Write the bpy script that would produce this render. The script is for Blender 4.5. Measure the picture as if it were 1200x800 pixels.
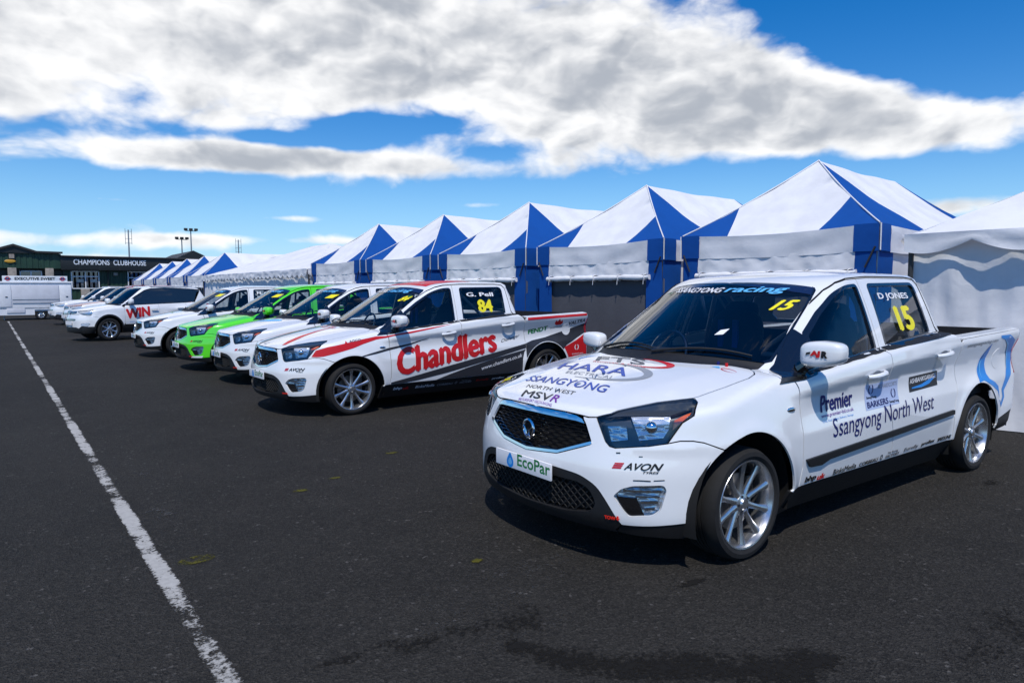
import bpy, bmesh, math, random
import numpy as np
from mathutils import Vector, Matrix
from mathutils.geometry import delaunay_2d_cdt
for o in list(bpy.data.objects): bpy.data.objects.remove(o)
SC = bpy.context.scene
COL = SC.collection
R = math.radians
rng = random.Random(7)

# ------------------------------------------------------------------ camera
cam = bpy.data.cameras.new('camera'); cam.sensor_width = 36; cam.sensor_fit = 'HORIZONTAL'
cam.lens = 23.985; cam.clip_start = .05; cam.clip_end = 3000
camo = bpy.data.objects.new('camera', cam); COL.objects.link(camo)
YAW, PITCH, ROLL, CAMH = .6512, .0752, -.0041, 1.4723
_F = Vector((math.sin(YAW)*math.cos(PITCH), math.cos(YAW)*math.cos(PITCH), -math.sin(PITCH)))
_R0 = Vector((math.cos(YAW), -math.sin(YAW), 0)); _U0 = _R0.cross(_F)
_R = _R0*math.cos(ROLL)+_U0*math.sin(ROLL); _U = -_R0*math.sin(ROLL)+_U0*math.cos(ROLL)
camo.matrix_world = Matrix(((_R.x, _U.x, -_F.x, 0), (_R.y, _U.y, -_F.y, 0), (_R.z, _U.z, -_F.z, CAMH), (0, 0, 0, 1)))
SC.camera = camo
SC.render.resolution_x = 1024; SC.render.resolution_y = 682

# ------------------------------------------------------------------ light
SUNV = Vector((-.37, -.47, 1.0)).normalized()
SUN_EL = math.asin(SUNV.z); SUN_AZ = math.atan2(SUNV.x, SUNV.y) % (2*math.pi)
sl = bpy.data.lights.new('sun', 'SUN'); sl.energy = 3.3; sl.angle = R(.5); sl.color = (1, .955, .885)
so = bpy.data.objects.new('sun', sl); COL.objects.link(so); so.location = (-20, -30, 60)
so.rotation_euler = (-SUNV).to_track_quat('-Z', 'Y').to_euler()
SC.view_settings.view_transform = 'Standard'; SC.view_settings.look = 'None'
SC.view_settings.exposure = 0.2; SC.view_settings.gamma = 1; SC.view_settings.use_curve_mapping = False

class NT:
    """tiny shader-math helper"""
    def __init__(s, nt): s.nt = nt; s.N = nt.nodes; s.L = nt.links
    def new(s, t, **kw):
        n = s.N.new(t)
        for k, v in kw.items(): setattr(n, k, v)
        return n
    def put(s, sock, v):
        if v is None: return
        if isinstance(v, (int, float, tuple, list)): sock.default_value = v
        else: s.L.new(v, sock)
    def m(s, op, a, b=None, c=None, clamp=False):
        n = s.new('ShaderNodeMath', operation=op, use_clamp=clamp)
        s.put(n.inputs[0], a); s.put(n.inputs[1], b); s.put(n.inputs[2], c)
        return n.outputs[0]
    def add(s, a, b): return s.m('ADD', a, b)
    def mul(s, a, b): return s.m('MULTIPLY', a, b)
    def ss(s, a, lo, hi, t0=0., t1=1.):
        n = s.new('ShaderNodeMapRange', interpolation_type='SMOOTHSTEP')
        s.put(n.inputs['Value'], a); n.inputs['From Min'].default_value = lo; n.inputs['From Max'].default_value = hi
        n.inputs['To Min'].default_value = t0; n.inputs['To Max'].default_value = t1
        return n.outputs[0]
    def mix(s, f, a, b):
        n = s.new('ShaderNodeMix', data_type='RGBA'); s.put(n.inputs[0], f)
        ca = [i for i in n.inputs if i.type == 'RGBA']
        for sock, v in zip(ca, (a, b)):
            if isinstance(v, tuple) and len(v) == 3: v = v+(1,)
            s.put(sock, v)
        return [o for o in n.outputs if o.type == 'RGBA'][0]
    def noise(s, vec, scale, detail=4, rough=.5, dist=0, lac=2., dim='3D'):
        n = s.new('ShaderNodeTexNoise', noise_dimensions=dim); s.put(n.inputs['Vector'], vec)
        for k, v in (('Scale', scale), ('Detail', detail), ('Roughness', rough), ('Distortion', dist), ('Lacunarity', lac)): n.inputs[k].default_value = v
        return n.outputs['Fac']
    def xyz(s, a, b, c):
        n = s.new('ShaderNodeCombineXYZ'); s.put(n.inputs[0], a); s.put(n.inputs[1], b); s.put(n.inputs[2], c); return n.outputs[0]

# ------------------------------------------------------------------ sky
W = bpy.data.worlds.new('World'); SC.world = W; W.use_nodes = True
W.node_tree.nodes.clear(); q = NT(W.node_tree)
sky = q.new('ShaderNodeTexSky', sky_type='NISHITA', sun_disc=False, sun_elevation=SUN_EL, sun_rotation=SUN_AZ,
            altitude=200, air_density=1.0, dust_density=.25, ozone_density=3.0)
hs = q.new('ShaderNodeHueSaturation'); hs.inputs['Saturation'].default_value = 1.46; hs.inputs['Value'].default_value = 1.48; hs.inputs['Hue'].default_value = .508
q.L.new(sky.outputs[0], hs.inputs['Color'])
tc = q.new('ShaderNodeTexCoord'); sx = q.new('ShaderNodeSeparateXYZ'); q.L.new(tc.outputs['Generated'], sx.inputs[0])
az = q.m('ARCTAN2', sx.outputs[0], sx.outputs[1]); el = q.m('ARCSINE', sx.outputs[2])
# cumulus field: fractal noise over direction, denser where the big cloud bank stands
BANKS = [(.10, .315, .50, .088, .54), (.55, .325, .40, .092, .54), (.88, .250, .24, .072, .52), (1.06, .220, .15, .044, .44), (1.25, .195, .18, .030, .42),
         (.05, .225, .16, .030, .30), (.32, .205, .12, .010, -.34), (.14, .170, .18, .022, .50), (.42, .178, .15, .015, .46), (1.24, .315, .16, .052, -.66), (.46, .228, .11, .013, -.34), (.36, .130, .40, .024, -.22),
         (.08, .062, .20, .010, .26), (.60, .122, .09, .007, .30), (.33, .100, .07, .006, .30), (.12, .115, .05, .004, .26), (.95, .140, .30, .024, -.20), (1.2, .10, .2, .012, .26), (.45, .070, .40, .007, .26), (.95, .092, .25, .008, .28), (.02, .040, .20, .008, .30)]
bias = None
for a0, e0, sa, se, amp in BANKS:
    da = q.mul(q.m('SUBTRACT', az, a0), 1/sa); de = q.mul(q.m('SUBTRACT', el, e0), 1/se)
    g = q.m('EXPONENT', q.mul(q.add(q.mul(da, da), q.mul(de, de)), -1.))
    bias = q.mul(g, amp) if bias is None else q.m('MULTIPLY_ADD', g, amp, bias)
def puffs(da, de, det=3):
    # billows: rounded cells over cells, slightly warped
    v = q.xyz(q.add(az, da), q.mul(q.add(el, de), 1.7), 3.7)
    wn = q.new('ShaderNodeTexNoise', noise_dimensions='2D'); wn.inputs['Scale'].default_value = 9; wn.inputs['Detail'].default_value = 3; q.L.new(v, wn.inputs['Vector'])
    w1 = q.new('ShaderNodeVectorMath', operation='MULTIPLY_ADD'); q.L.new(wn.outputs['Color'], w1.inputs[0]); w1.inputs[1].default_value = (.09, .09, 0); q.L.new(v, w1.inputs[2])
    vo = q.new('ShaderNodeTexVoronoi', voronoi_dimensions='2D', feature='F1', normalize=True); q.L.new(w1.outputs[0], vo.inputs['Vector'])
    for k, x in (('Scale', 8.5), ('Detail', det), ('Roughness', .44), ('Lacunarity', 2.2)): vo.inputs[k].default_value = x
    return q.m('SUBTRACT', 1., q.mul(vo.outputs['Distance'], 1.9))
vv = q.xyz(az, q.mul(el, 1.9), 3.7)
p0 = puffs(0, 0); p1 = puffs(-.010, .018, 2)
fb = q.add(q.m('SUBTRACT', q.noise(vv, 5.2, 7, .55, .1, dim='2D'), .5), q.mul(q.m('SUBTRACT', q.noise(vv, 2.4, 2, .5, dim='2D'), .5), .35))
d0 = q.add(q.add(q.m('MULTIPLY_ADD', p0, .30, -.30), q.mul(fb, .75)), bias)
cover = q.mul(q.ss(d0, -.06, .20), q.ss(el, .0, .03))
sh_ = q.add(q.mul(q.m('SUBTRACT', p0, p1), 1.15), q.m('MULTIPLY_ADD', fb, -1.3, q.m('MULTIPLY_ADD', q.ss(d0, .0, .5), -.62, .72)))
lit = q.ss(sh_, -.50, .95)
ccol = q.mix(lit, (5.0, 5.35, 5.95), (11.9, 11.85, 11.8))
hz = q.ss(el, .0, .22, 1., 0.)
skc = q.mix(q.mul(hz, .6), hs.outputs[0], (2.6, 6.4, 11.0))
out = q.mix(q.mul(cover, .97), skc, ccol)
bg = q.new('ShaderNodeBackground'); q.L.new(out, bg.inputs['Color']); bg.inputs['Strength'].default_value = .080
wo = q.new('ShaderNodeOutputWorld'); q.L.new(bg.outputs[0], wo.inputs['Surface'])

# ------------------------------------------------------------------ materials
MATS = {}
def mat(name, col, rough=.5, metal=0., coat=0., var=.0, vscale=8., bump=0., bscale=60., spec=.5, trans=0., sub=0., emis=None):
    m = bpy.data.materials.new(name); m.use_nodes = True; t = NT(m.node_tree); b = t.N['Principled BSDF']
    b.inputs['Base Color'].default_value = (*col, 1); b.inputs['Roughness'].default_value = rough; b.inputs['Metallic'].default_value = metal
    b.inputs['Specular IOR Level'].default_value = spec
    b.inputs['Coat Weight'].default_value = coat; b.inputs['Coat Roughness'].default_value = .02; b.inputs['Coat IOR'].default_value = 1.7
    tcn = t.new('ShaderNodeTexCoord').outputs['Object']
    if var:
        n = t.noise(tcn, vscale, 5, .6)
        k = t.ss(n, .3, .7, 1-var, 1+var*.4)
        c = t.mix(1., (0, 0, 0), (0, 0, 0)); mx = c.node; mx.blend_type = 'MULTIPLY'
        ca = [i for i in mx.inputs if i.type == 'RGBA']; ca[0].default_value = (*col, 1); t.L.new(k, ca[1])
        t.L.new(c, b.inputs['Base Color'])
    if bump:
        n = t.noise(tcn, bscale, 4, .6); bn = t.new('ShaderNodeBump'); bn.inputs['Strength'].default_value = 1; bn.inputs['Distance'].default_value = bump
        t.L.new(n, bn.inputs['Height']); t.L.new(bn.outputs[0], b.inputs['Normal'])
    if emis: b.inputs['Emission Color'].default_value = (*emis, 1); b.inputs['Emission Strength'].default_value = 1
    MATS[name] = m; return m
def glass(name, tint, gl=1.):
    m = bpy.data.materials.new(name); m.use_nodes = True; t = NT(m.node_tree); t.N.clear()
    tr = t.new('ShaderNodeBsdfTransparent'); tr.inputs[0].default_value = (*tint, 1)
    g = t.new('ShaderNodeBsdfGlossy'); g.inputs['Roughness'].default_value = .01; g.inputs['Color'].default_value = (1, 1, 1, 1)
    f = t.new('ShaderNodeFresnel'); f.inputs['IOR'].default_value = 1.55
    x = t.new('ShaderNodeMixShader'); t.L.new(t.m('MULTIPLY', f.outputs[0], gl, clamp=True), x.inputs[0]); t.L.new(tr.outputs[0], x.inputs[1]); t.L.new(g.outputs[0], x.inputs[2])
    o = t.new('ShaderNodeOutputMaterial'); t.L.new(x.outputs[0], o.inputs[0]); MATS[name] = m; return m
mat('white_paint', (.80, .81, .82), .32, coat=1., var=.03, vscale=3)
mat('green_paint', (.10, .74, .012), .32, coat=1.)
mat('red_paint', (.30, .012, .018), .3, coat=1.)
mat('black_plastic', (.010, .010, .011), .55, var=.2, vscale=30, bump=.0006, bscale=400)
mat('gloss_black', (.006, .006, .007), .12, coat=1.)
mat('dark_cavity', (.003, .003, .003), .9)
mat('rubber', (.0075, .0075, .008), .85, var=.3, vscale=25, bump=.0008, bscale=220)
mat('alloy', (.60, .61, .63), .27, metal=.92, var=.1, vscale=10)
mat('dark_alloy', (.10, .10, .11), .35, metal=1.)
mat('chrome', (.85, .86, .88), .07, metal=1.)
mat('reflector', (.80, .82, .85), .18, metal=.55, coat=.6)
def facets(m, scale, dist):
    t = NT(MATS[m].node_tree); b = t.N['Principled BSDF']; c = t.new('ShaderNodeTexCoord').outputs['Object']
    mp = t.new('ShaderNodeMapping'); mp.inputs['Scale'].default_value = (1, 1, 2.6); t.L.new(c, mp.inputs[0])
    v = t.new('ShaderNodeTexVoronoi', feature='SMOOTH_F1'); v.inputs['Scale'].default_value = scale; v.inputs['Smoothness'].default_value = .35; t.L.new(mp.outputs[0], v.inputs['Vector'])
    bn = t.new('ShaderNodeBump'); bn.inputs['Distance'].default_value = dist; t.L.new(v.outputs['Distance'], bn.inputs['Height']); t.L.new(bn.outputs[0], b.inputs['Normal'])
facets('reflector', 17, .008)
mat('lamp_housing', (.045, .052, .062), .35, coat=.4)
mat('orange_lens', (.75, .13, .01), .2, coat=1.)
mat('red_lens', (.42, .012, .012), .15, coat=1.)
mat('brake_steel', (.22, .21, .20), .4, metal=1.)
mat('interior', (.014, .014, .016), .75, var=.3, vscale=6)
mat('seat_fabric', (.03, .03, .035), .85, bump=.001, bscale=300)
mat('cage_paint', (.30, .30, .32), .35)
mat('harness_blue', (.02, .06, .35), .7)
glass('window_glass', (.74, .79, .78), 1.15)
glass('screen_glass', (.86, .90, .90), 1.15)
glass('lamp_glass', (.93, .95, .97), 1.1)
mat('sunstrip', (.008, .014, .05), .25, coat=1.)
for n, c in dict(ink_black=(.012, .012, .014), ink_navy=(.012, .015, .13), ink_red=(.55, .012, .016), ink_orange=(.85, .03, .015), ink_yellow=(.82, .72, .02), ink_white=(.78, .78, .80),
                 ink_blue=(.010, .235, .68), ink_sky=(.12, .45, .80), ink_grey=(.10, .105, .12), ink_mid=(.26, .28, .31), ink_purple=(.16, .02, .30), ink_green=(.02, .20, .06), ink_pale=(.42, .50, .72),
                 ink_royal=(.03, .07, .36), ink_dark=(.030, .032, .040)).items():
    mat(n, c, .45, coat=.15, spec=.3)

# ------------------------------------------------------------------ mesh helpers
def tag(o, label=None, cat=None, group=None, kind=None):
    for k, v in (('label', label), ('category', cat), ('group', group), ('kind', kind)):
        if v: o[k] = v
    return o
def empty(name, loc=(0, 0, 0), rz=0.):
    o = bpy.data.objects.new(name, None); o.location = loc; o.rotation_euler = (0, 0, rz); o.empty_display_size = .2; COL.objects.link(o); return o
def link(name, me, parent=None):
    o = bpy.data.objects.new(name, me); COL.objects.link(o); o.parent = parent; return o
class MB:
    """collects faces for one mesh; material slots by name"""
    def __init__(s): s.v = []; s.f = []; s.mi = []; s.mats = []; s.n = {}
    def slot(s, m):
        if m not in s.mats: s.mats.append(m)
        return s.mats.index(m)
    def add(s, vs, fs, m, ns=None):
        b = len(s.v); s.v += [tuple(map(float, p)) for p in vs]; k = s.slot(m)
        for f in fs: s.f.append(tuple(int(i)+b for i in f)); s.mi.append(k)
        if ns is not None:
            for i, n in enumerate(ns): s.n[b+i] = tuple(map(float, n))
        return s
    def box(s, c, d, m, rz=0., taper=1., bev=0.):
        hx, hy, hz = d[0]/2, d[1]/2, d[2]/2; cs, sn = math.cos(rz), math.sin(rz)
        if bev > 0:
            bm = bmesh.new(); bmesh.ops.create_cube(bm, size=1)
            for v in bm.verts: v.co = Vector((v.co.x*d[0], v.co.y*d[1], v.co.z*d[2]))
            bmesh.ops.bevel(bm, geom=bm.edges[:], offset=bev, segments=2, affect='EDGES', profile=.6)
            bm.verts.index_update()
            vs = [(c[0]+v.co.x*cs-v.co.y*sn, c[1]+v.co.x*sn+v.co.y*cs, c[2]+v.co.z) for v in bm.verts]
            fs = [[v.index for v in f.verts] for f in bm.faces]; bm.free(); return s.add(vs, fs, m)
        vs = []
        for z, k in ((-hz, 1), (hz, taper)):
            for x, y in ((-hx, -hy), (hx, -hy), (hx, hy), (-hx, hy)):
                x *= k; y *= k; vs.append((c[0]+x*cs-y*sn, c[1]+x*sn+y*cs, c[2]+z))
        return s.add(vs, [(3, 2, 1, 0), (4, 5, 6, 7), (0, 1, 5, 4), (1, 2, 6, 5), (2, 3, 7, 6), (3, 0, 4, 7)], m)
    def tube(s, pts, r, m, seg=8, cap=True, closed=False):
        P = [Vector(p) for p in pts]; n = len(P); rr = r if isinstance(r, (list, tuple)) else [r]*n
        up = None; rings = []
        for i in range(n):
            a = P[(i-1) % n] if (closed or i > 0) else P[i]; b = P[(i+1) % n] if (closed or i < n-1) else P[i]
            t = (b-a).normalized()
            if up is None: up = t.orthogonal().normalized()
            up = (up-t*up.dot(t)).normalized() if (up-t*up.dot(t)).length > 1e-6 else t.orthogonal().normalized()
            bi = t.cross(up); rings.append([P[i]+(up*math.cos(k*2*math.pi/seg)+bi*math.sin(k*2*math.pi/seg))*rr[i] for k in range(seg)])
        vs = [p for rg in rings for p in rg]; fs = []
        for i in range(n if closed else n-1):
            for k in range(seg):
                j = (i+1) % n; fs.append((i*seg+k, i*seg+(k+1) % seg, j*seg+(k+1) % seg, j*seg+k))
        if cap and not closed: fs.append(tuple(range(seg))[::-1]); fs.append(tuple((n-1)*seg+k for k in range(seg)))
        return s.add(vs, fs, m)
    def lathe(s, prof, m, seg=48, axis='y', c=(0, 0, 0), a0=0., a1=2*math.pi):
        full = abs(a1-a0-2*math.pi) < 1e-6; k = seg if full else seg+1; vs = []; fs = []
        for r, h in prof:
            for i in range(k):
                a = a0+(a1-a0)*i/seg; x, z = r*math.cos(a), r*math.sin(a)
                vs.append((c[0]+x, c[1]+h, c[2]+z) if axis == 'y' else (c[0]+x, c[1]+z, c[2]+h))
        for j in range(len(prof)-1):
            for i in range(seg):
                i2 = (i+1) % k; fs.append((j*k+i, j*k+i2, (j+1)*k+i2, (j+1)*k+i))
        return s.add(vs, fs, m)
    def build(s, name, parent=None, smooth=30, loc=None):
        me = bpy.data.meshes.new(name); me.from_pydata(s.v, [], s.f)
        for m in s.mats: me.materials.append(MATS[m])
        if len(s.mats) > 1: me.polygons.foreach_set('material_index', s.mi)
        if smooth:
            me.polygons.foreach_set('use_smooth', [True]*len(me.polygons))
            if not s.n: me.set_sharp_from_angle(angle=R(smooth))
        me.update()
        if s.n:
            z = Vector((0, 0, 0)); me.normals_split_custom_set_from_vertices([s.n.get(i, (0, 0, 0)) for i in range(len(s.v))])
        o = link(name, me, parent)
        if loc: o.location = loc
        return o
def copy_tree(o, parent=None, matmap=None, skip=()):
    c = o.copy(); COL.objects.link(c); c.parent = parent
    for ch in sorted(o.children, key=lambda t: t.name):
        if ch.name.split('.')[0] in skip or ch.get('own'): continue
        copy_tree(ch, c, matmap, skip)
    if matmap and c.type == 'MESH':
        for sl_ in c.material_slots:
            nm = sl_.material.name if sl_.material else ''
            if nm in matmap: sl_.link = 'OBJECT'; sl_.material = MATS[matmap[nm]]
    return c
# ------------------------------------------------------------------ ground
def asphalt():
    m = bpy.data.materials.new('asphalt'); m.use_nodes = True; t = NT(m.node_tree); b = t.N['Principled BSDF']
    g = t.new('ShaderNodeNewGeometry').outputs['Position']
    big = t.noise(g, .45, 5, .6); mid = t.noise(g, 2.8, 6, .7); str_ = t.noise(g, 1.1, 7, .72, 1.0)
    base = t.mix(t.ss(big, .3, .7), (.0205, .0190, .0168), (.031, .0284, .0248))
    base = t.mix(t.mul(t.ss(mid, .45, .75), .55), base, (.040, .0368, .0322))
    base = t.mix(t.mul(t.ss(str_, .58, .72), .5), base, (.0125, .0122, .012))
    hs_ = []
    for sc in (70., 150.):   # stone chips: each cell its own grey
        vo = t.new('ShaderNodeTexVoronoi', feature='F1'); vo.inputs['Scale'].default_value = sc; t.L.new(g, vo.inputs['Vector'])
        rr = t.new('ShaderNodeSeparateColor'); t.L.new(vo.outputs['Color'], rr.inputs[0])
        base = t.mix(t.mul(t.ss(rr.outputs[0], .62, 1.), .30 if sc < 100 else .40), base, (.080, .074, .066)); base = t.mix(t.mul(t.ss(rr.outputs[1], .55, .95), .42), base, (.006, .006, .006)); hs_.append(vo.outputs['Distance'])
        if sc < 100: chip = t.mul(t.ss(rr.outputs[2], .965, .985), t.ss(t.noise(g, 5, 4, .6), .45, .62)); base = t.mix(t.mul(chip, .55), base, (.16, .15, .14))
    cr = t.new('ShaderNodeTexVoronoi', feature='DISTANCE_TO_EDGE'); cr.inputs['Scale'].default_value = .55
    dv = t.new('ShaderNodeVectorMath', operation='ADD'); nn = t.new('ShaderNodeTexNoise'); nn.inputs['Scale'].default_value = 2.2; nn.inputs['Detail'].default_value = 5; t.L.new(g, nn.inputs['Vector']); t.L.new(g, dv.inputs[0]); t.L.new(nn.outputs['Color'], dv.inputs[1]); t.L.new(dv.outputs[0], cr.inputs['Vector'])
    wear = t.noise(g, .16, 4, .6, .5); base = t.mix(t.mul(t.ss(wear, .50, .66), .35), base, (.046, .0425, .038))
    sy = t.new('ShaderNodeMapping'); sy.inputs['Scale'].default_value = (2.6, .12, 1); t.L.new(g, sy.inputs[0]); trk = t.noise(sy.outputs[0], 1.0, 5, .65); base = t.mix(t.mul(t.ss(trk, .60, .74), .35), base, (.010, .010, .010))
    crk = t.mul(t.ss(cr.outputs['Distance'], .010, .002), t.ss(t.noise(g, .35, 3, .6), .52, .66)); base = t.mix(t.mul(crk, .75), base, (.006, .006, .006))
    fine, grit = hs_[1], hs_[0]
    t.L.new(base, b.inputs['Base Color']); b.inputs['Roughness'].default_value = .86; b.inputs['Specular IOR Level'].default_value = .18
    bn = t.new('ShaderNodeBump'); bn.inputs['Strength'].default_value = .9; bn.inputs['Distance'].default_value = .009
    t.L.new(t.add(fine, t.mul(grit, 1.2)), bn.inputs['Height']); t.L.new(bn.outputs[0], b.inputs['Normal'])
    MATS['asphalt'] = m
asphalt()
def mask_mat(name, col, scale, lo, hi, rough=.8, col2=None, edge_scale=40, stretch=(1, 1, 1)):
    """worn coat: colour where the noise leaves it, bare ground elsewhere"""
    m = bpy.data.materials.new(name); m.use_nodes = True; t = NT(m.node_tree); b = t.N['Principled BSDF']
    g = t.new('ShaderNodeNewGeometry').outputs['Position']
    mp = t.new('ShaderNodeMapping'); mp.inputs['Scale'].default_value = stretch; t.L.new(g, mp.inputs[0]); v = mp.outputs[0]
    n = t.add(t.mul(t.noise(v, scale, 6, .68), .6), t.mul(t.noise(v, edge_scale, 4, .65), .4))
    at = t.new('ShaderNodeAttribute', attribute_name='fade').outputs['Fac']
    a = t.ss(t.add(n, at), lo, hi)
    c = t.mix(t.noise(v, 30, 5, .6), col, col2 or tuple(k*.7 for k in col)); t.L.new(c, b.inputs['Base Color']); b.inputs['Roughness'].default_value = rough
    b.inputs['Specular IOR Level'].default_value = .12; t.L.new(a, b.inputs['Alpha'])
    MATS[name] = m
mask_mat('line_paint', (.50, .49, .465), 6, .46, .58, col2=(.24, .235, .225), edge_scale=60)
mask_mat('dark_patch', (.0085, .0080, .0074), 5, .48, .68, rough=.95, col2=(.014, .0132, .0122))  # dark mottled coat with ragged edges for ground patches
mask_mat('moss', (.10, .085, .012), 16, .48, .58, col2=(.05, .055, .01), edge_scale=90)
mask_mat('pale_scuff', (.07, .068, .066), 12, .54, .66, col2=(.05, .05, .05), edge_scale=80)
def sheet(name, xs, ys, z, m, fade=None, parent=None, build=True):
    nx, ny = len(xs), len(ys); vs = [(x, y, z) for y in ys for x in xs]
    fs = [(j*nx+i, j*nx+i+1, (j+1)*nx+i+1, (j+1)*nx+i) for j in range(ny-1) for i in range(nx-1)]
    me = bpy.data.meshes.new(name); me.from_pydata(vs, [], fs); me.materials.append(MATS[m])
    if fade is not None:
        at = me.attributes.new('fade', 'FLOAT', 'POINT'); at.data.foreach_set('value', [float(fade(x, y)) for y in ys for x in xs])
    return link(name, me, parent)
gr = sheet('ground', [-900, -60, -10, 0, 10, 60, 900], [-900, -60, -10, 0, 10, 60, 900], 0, 'asphalt'); tag(gr, 'dark worn tarmac paddock under the parked trucks', kind='structure')
LX = .645
def linefade(x, y):
    e = abs(x-LX)/.052; return .06-.22*e**4+.05*math.sin(y*1.7)+.04*math.sin(y*5.1+1)
ln = sheet('painted_line', [LX+.075*(i/10-1) for i in range(21)], [-3+.10*i for i in range(460)], .004, 'line_paint', linefade)
tag(ln, 'worn white painted line running along the tarmac', kind='structure')
def blob(name, pts, m, z, amp=.25):
    xs0, xs1 = min(p[0]-p[2] for p in pts), max(p[0]+p[2] for p in pts); ys0, ys1 = min(p[1]-p[3] for p in pts), max(p[1]+p[3] for p in pts)
    n = 40; xs = [xs0+(xs1-xs0)*i/n for i in range(n+1)]; ys = [ys0+(ys1-ys0)*i/n for i in range(n+1)]
    def fd(x, y):
        v = max(1-math.hypot((x-p[0])/p[2], (y-p[1])/p[3]) for p in pts); return amp*2*v-amp if v > 0 else -1
    return sheet(name, xs, ys, z, m, fd)
_pth = [(1.66, 2.16, .10), (1.70, 2.08, .13), (1.74, 1.99, .14), (1.82, 1.88, .15), (1.93, 1.76, .17), (2.06, 1.64, .20), (2.20, 1.53, .22), (2.34, 1.44, .22), (2.48, 1.36, .18), (2.62, 1.30, .12)]
GROUND_MARKS = [('dark_patch', [(a+(c-a)*k/4, b+(d-b)*k/4, (r0+(r1-r0)*k/4)*1.25, (r0+(r1-r0)*k/4)*1.25) for (a, b, r0), (c, d, r1) in zip(_pth, _pth[1:]) for k in range(4)], 'dark_patch', .16),
          ('dark_patch', [(1.40, 2.42, .30, .07), (1.78, 2.34, .22, .16), (1.1, 2.50, .25, .05), (1.6, 2.38, .3, .10)], 'dark_patch', .06), ('dark_patch', [(2.73, 2.1, .18, .05)], 'dark_patch', .22),
          ('dark_patch', [(5.95, 1.84, .22, .10)], 'dark_patch', .22), ('moss', [(2.04, 3.0, .07, .05)], 'moss', .3), ('moss', [(1.75, 4.88, .10, .06), (2.09, 5.05, .10, .05)], 'moss', .25),
          ('moss', [(.83, 3.96, .10, .06)], 'moss', .0), ('pale_scuff', [(.84, 4.97, .2, .5), (.9, 6.1, .2, .4)], 'pale_scuff', .08), ('moss', [(2.82, 5.52, .12, .06)], 'moss', .2),
          ('pale_scuff', [(2.1, 2.7, .7, .25)], 'pale_scuff', .03), ('dark_patch', [(3.4, 1.0, .5, .12), (4.2, .8, .5, .1)], 'dark_patch', .02),
          ('pale_scuff', [(-.6, 4.5, .6, .7)], 'pale_scuff', .0)]
for i, (nm, pts, m, a) in enumerate(GROUND_MARKS):
    b = blob(nm, pts, m, .0030+.00012*i, a); tag(b, kind='stuff')
    b['label'] = {'dark_patch': 'dark patch on the tarmac', 'moss': 'patch of yellow moss on the tarmac', 'pale_scuff': 'pale scuff on the tarmac'}[nm]
# ------------------------------------------------------------------ smooth body skins: F(x, w, z) <= 0 inside; x to the rear, w outwards, z up
def sp(t, k): return k*np.log1p(np.exp(np.clip(t/k, -40, 40)))
def sst(a, b, x):
    t = np.clip((x-a)/(b-a), 0, 1); return t*t*(3-2*t)
def smax(a, b, k):
    h = np.maximum(k-np.abs(a-b), 0); return np.maximum(a, b)+h*h/(4*k)
def smin(a, b, k): return -smax(-a, -b, k)
def vnorm(a): return a/np.maximum(np.linalg.norm(a, axis=-1, keepdims=True), 1e-12)
def fillet(pts, r=.02, closed=True, n=4):
    """round polygon corners; a third entry on a point is its own radius"""
    P = [np.array(p[:2], float) for p in pts]; rr = [(p[2] if len(p) > 2 else r) for p in pts]; out = []; m = len(P)
    for i in range(m):
        if not closed and i in (0, m-1): out.append(P[i]); continue
        a, b, c = P[i-1], P[i], P[(i+1) % m]; u = a-b; v = c-b; lu, lv = np.linalg.norm(u), np.linalg.norm(v)
        k = min(rr[i], .45*lu, .45*lv)
        if k < 1e-4: out.append(b); continue
        p0 = b+u/lu*k; p1 = b+v/lv*k
        for j in range(n+1):
            t = j/n; out.append((1-t)**2*p0+2*t*(1-t)*b+t*t*p1)
    return np.array(out)
def dens(P, h, closed=False):
    P = np.asarray(P, float); out = []; m = len(P)
    for i in range(m if closed else m-1):
        a, b = P[i], P[(i+1) % m]; k = max(1, int(math.ceil(np.linalg.norm(b-a)/h)))
        for j in range(k): out.append(a+(b-a)*j/k)
    if not closed: out.append(P[-1])
    return np.array(out)
def dedupe(P):
    keep = [0]
    for i in range(1, len(P)):
        if np.linalg.norm(P[i]-P[keep[-1]]) > 1e-4: keep.append(i)
    if np.linalg.norm(P[keep[-1]]-P[0]) < 1e-4 and len(keep) > 1: keep.pop()
    return P[keep]
def inpoly(pts, poly):
    x, y = pts[:, 0], pts[:, 1]; r = np.zeros(len(pts), bool); n = len(poly)
    for i in range(n):
        x1, y1 = poly[i]; x2, y2 = poly[(i+1) % n]
        c = ((y1 > y) != (y2 > y)); 
        if not c.any(): continue
        xi = (x2-x1)*(y-y1)/(y2-y1+1e-18)+x1; r ^= c & (x < xi)
    return r
def area2(p): return .5*np.sum(p[:, 0]*np.roll(p[:, 1], -1)-np.roll(p[:, 0], -1)*p[:, 1])
def inset2(p, g, keep=None):
    a = 1 if area2(p) > 0 else -1; t0 = vnorm(p-np.roll(p, 1, 0)); t1 = vnorm(np.roll(p, -1, 0)-p)
    n0 = np.stack([-t0[:, 1], t0[:, 0]], 1)*a; n1 = np.stack([-t1[:, 1], t1[:, 0]], 1)*a
    n = vnorm(n0+n1); s = 1/np.clip(np.sum(n*n0, 1), .5, 1); o = p+n*(g*s)[:, None]
    if keep is not None: o[keep] = p[keep]
    return o
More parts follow.
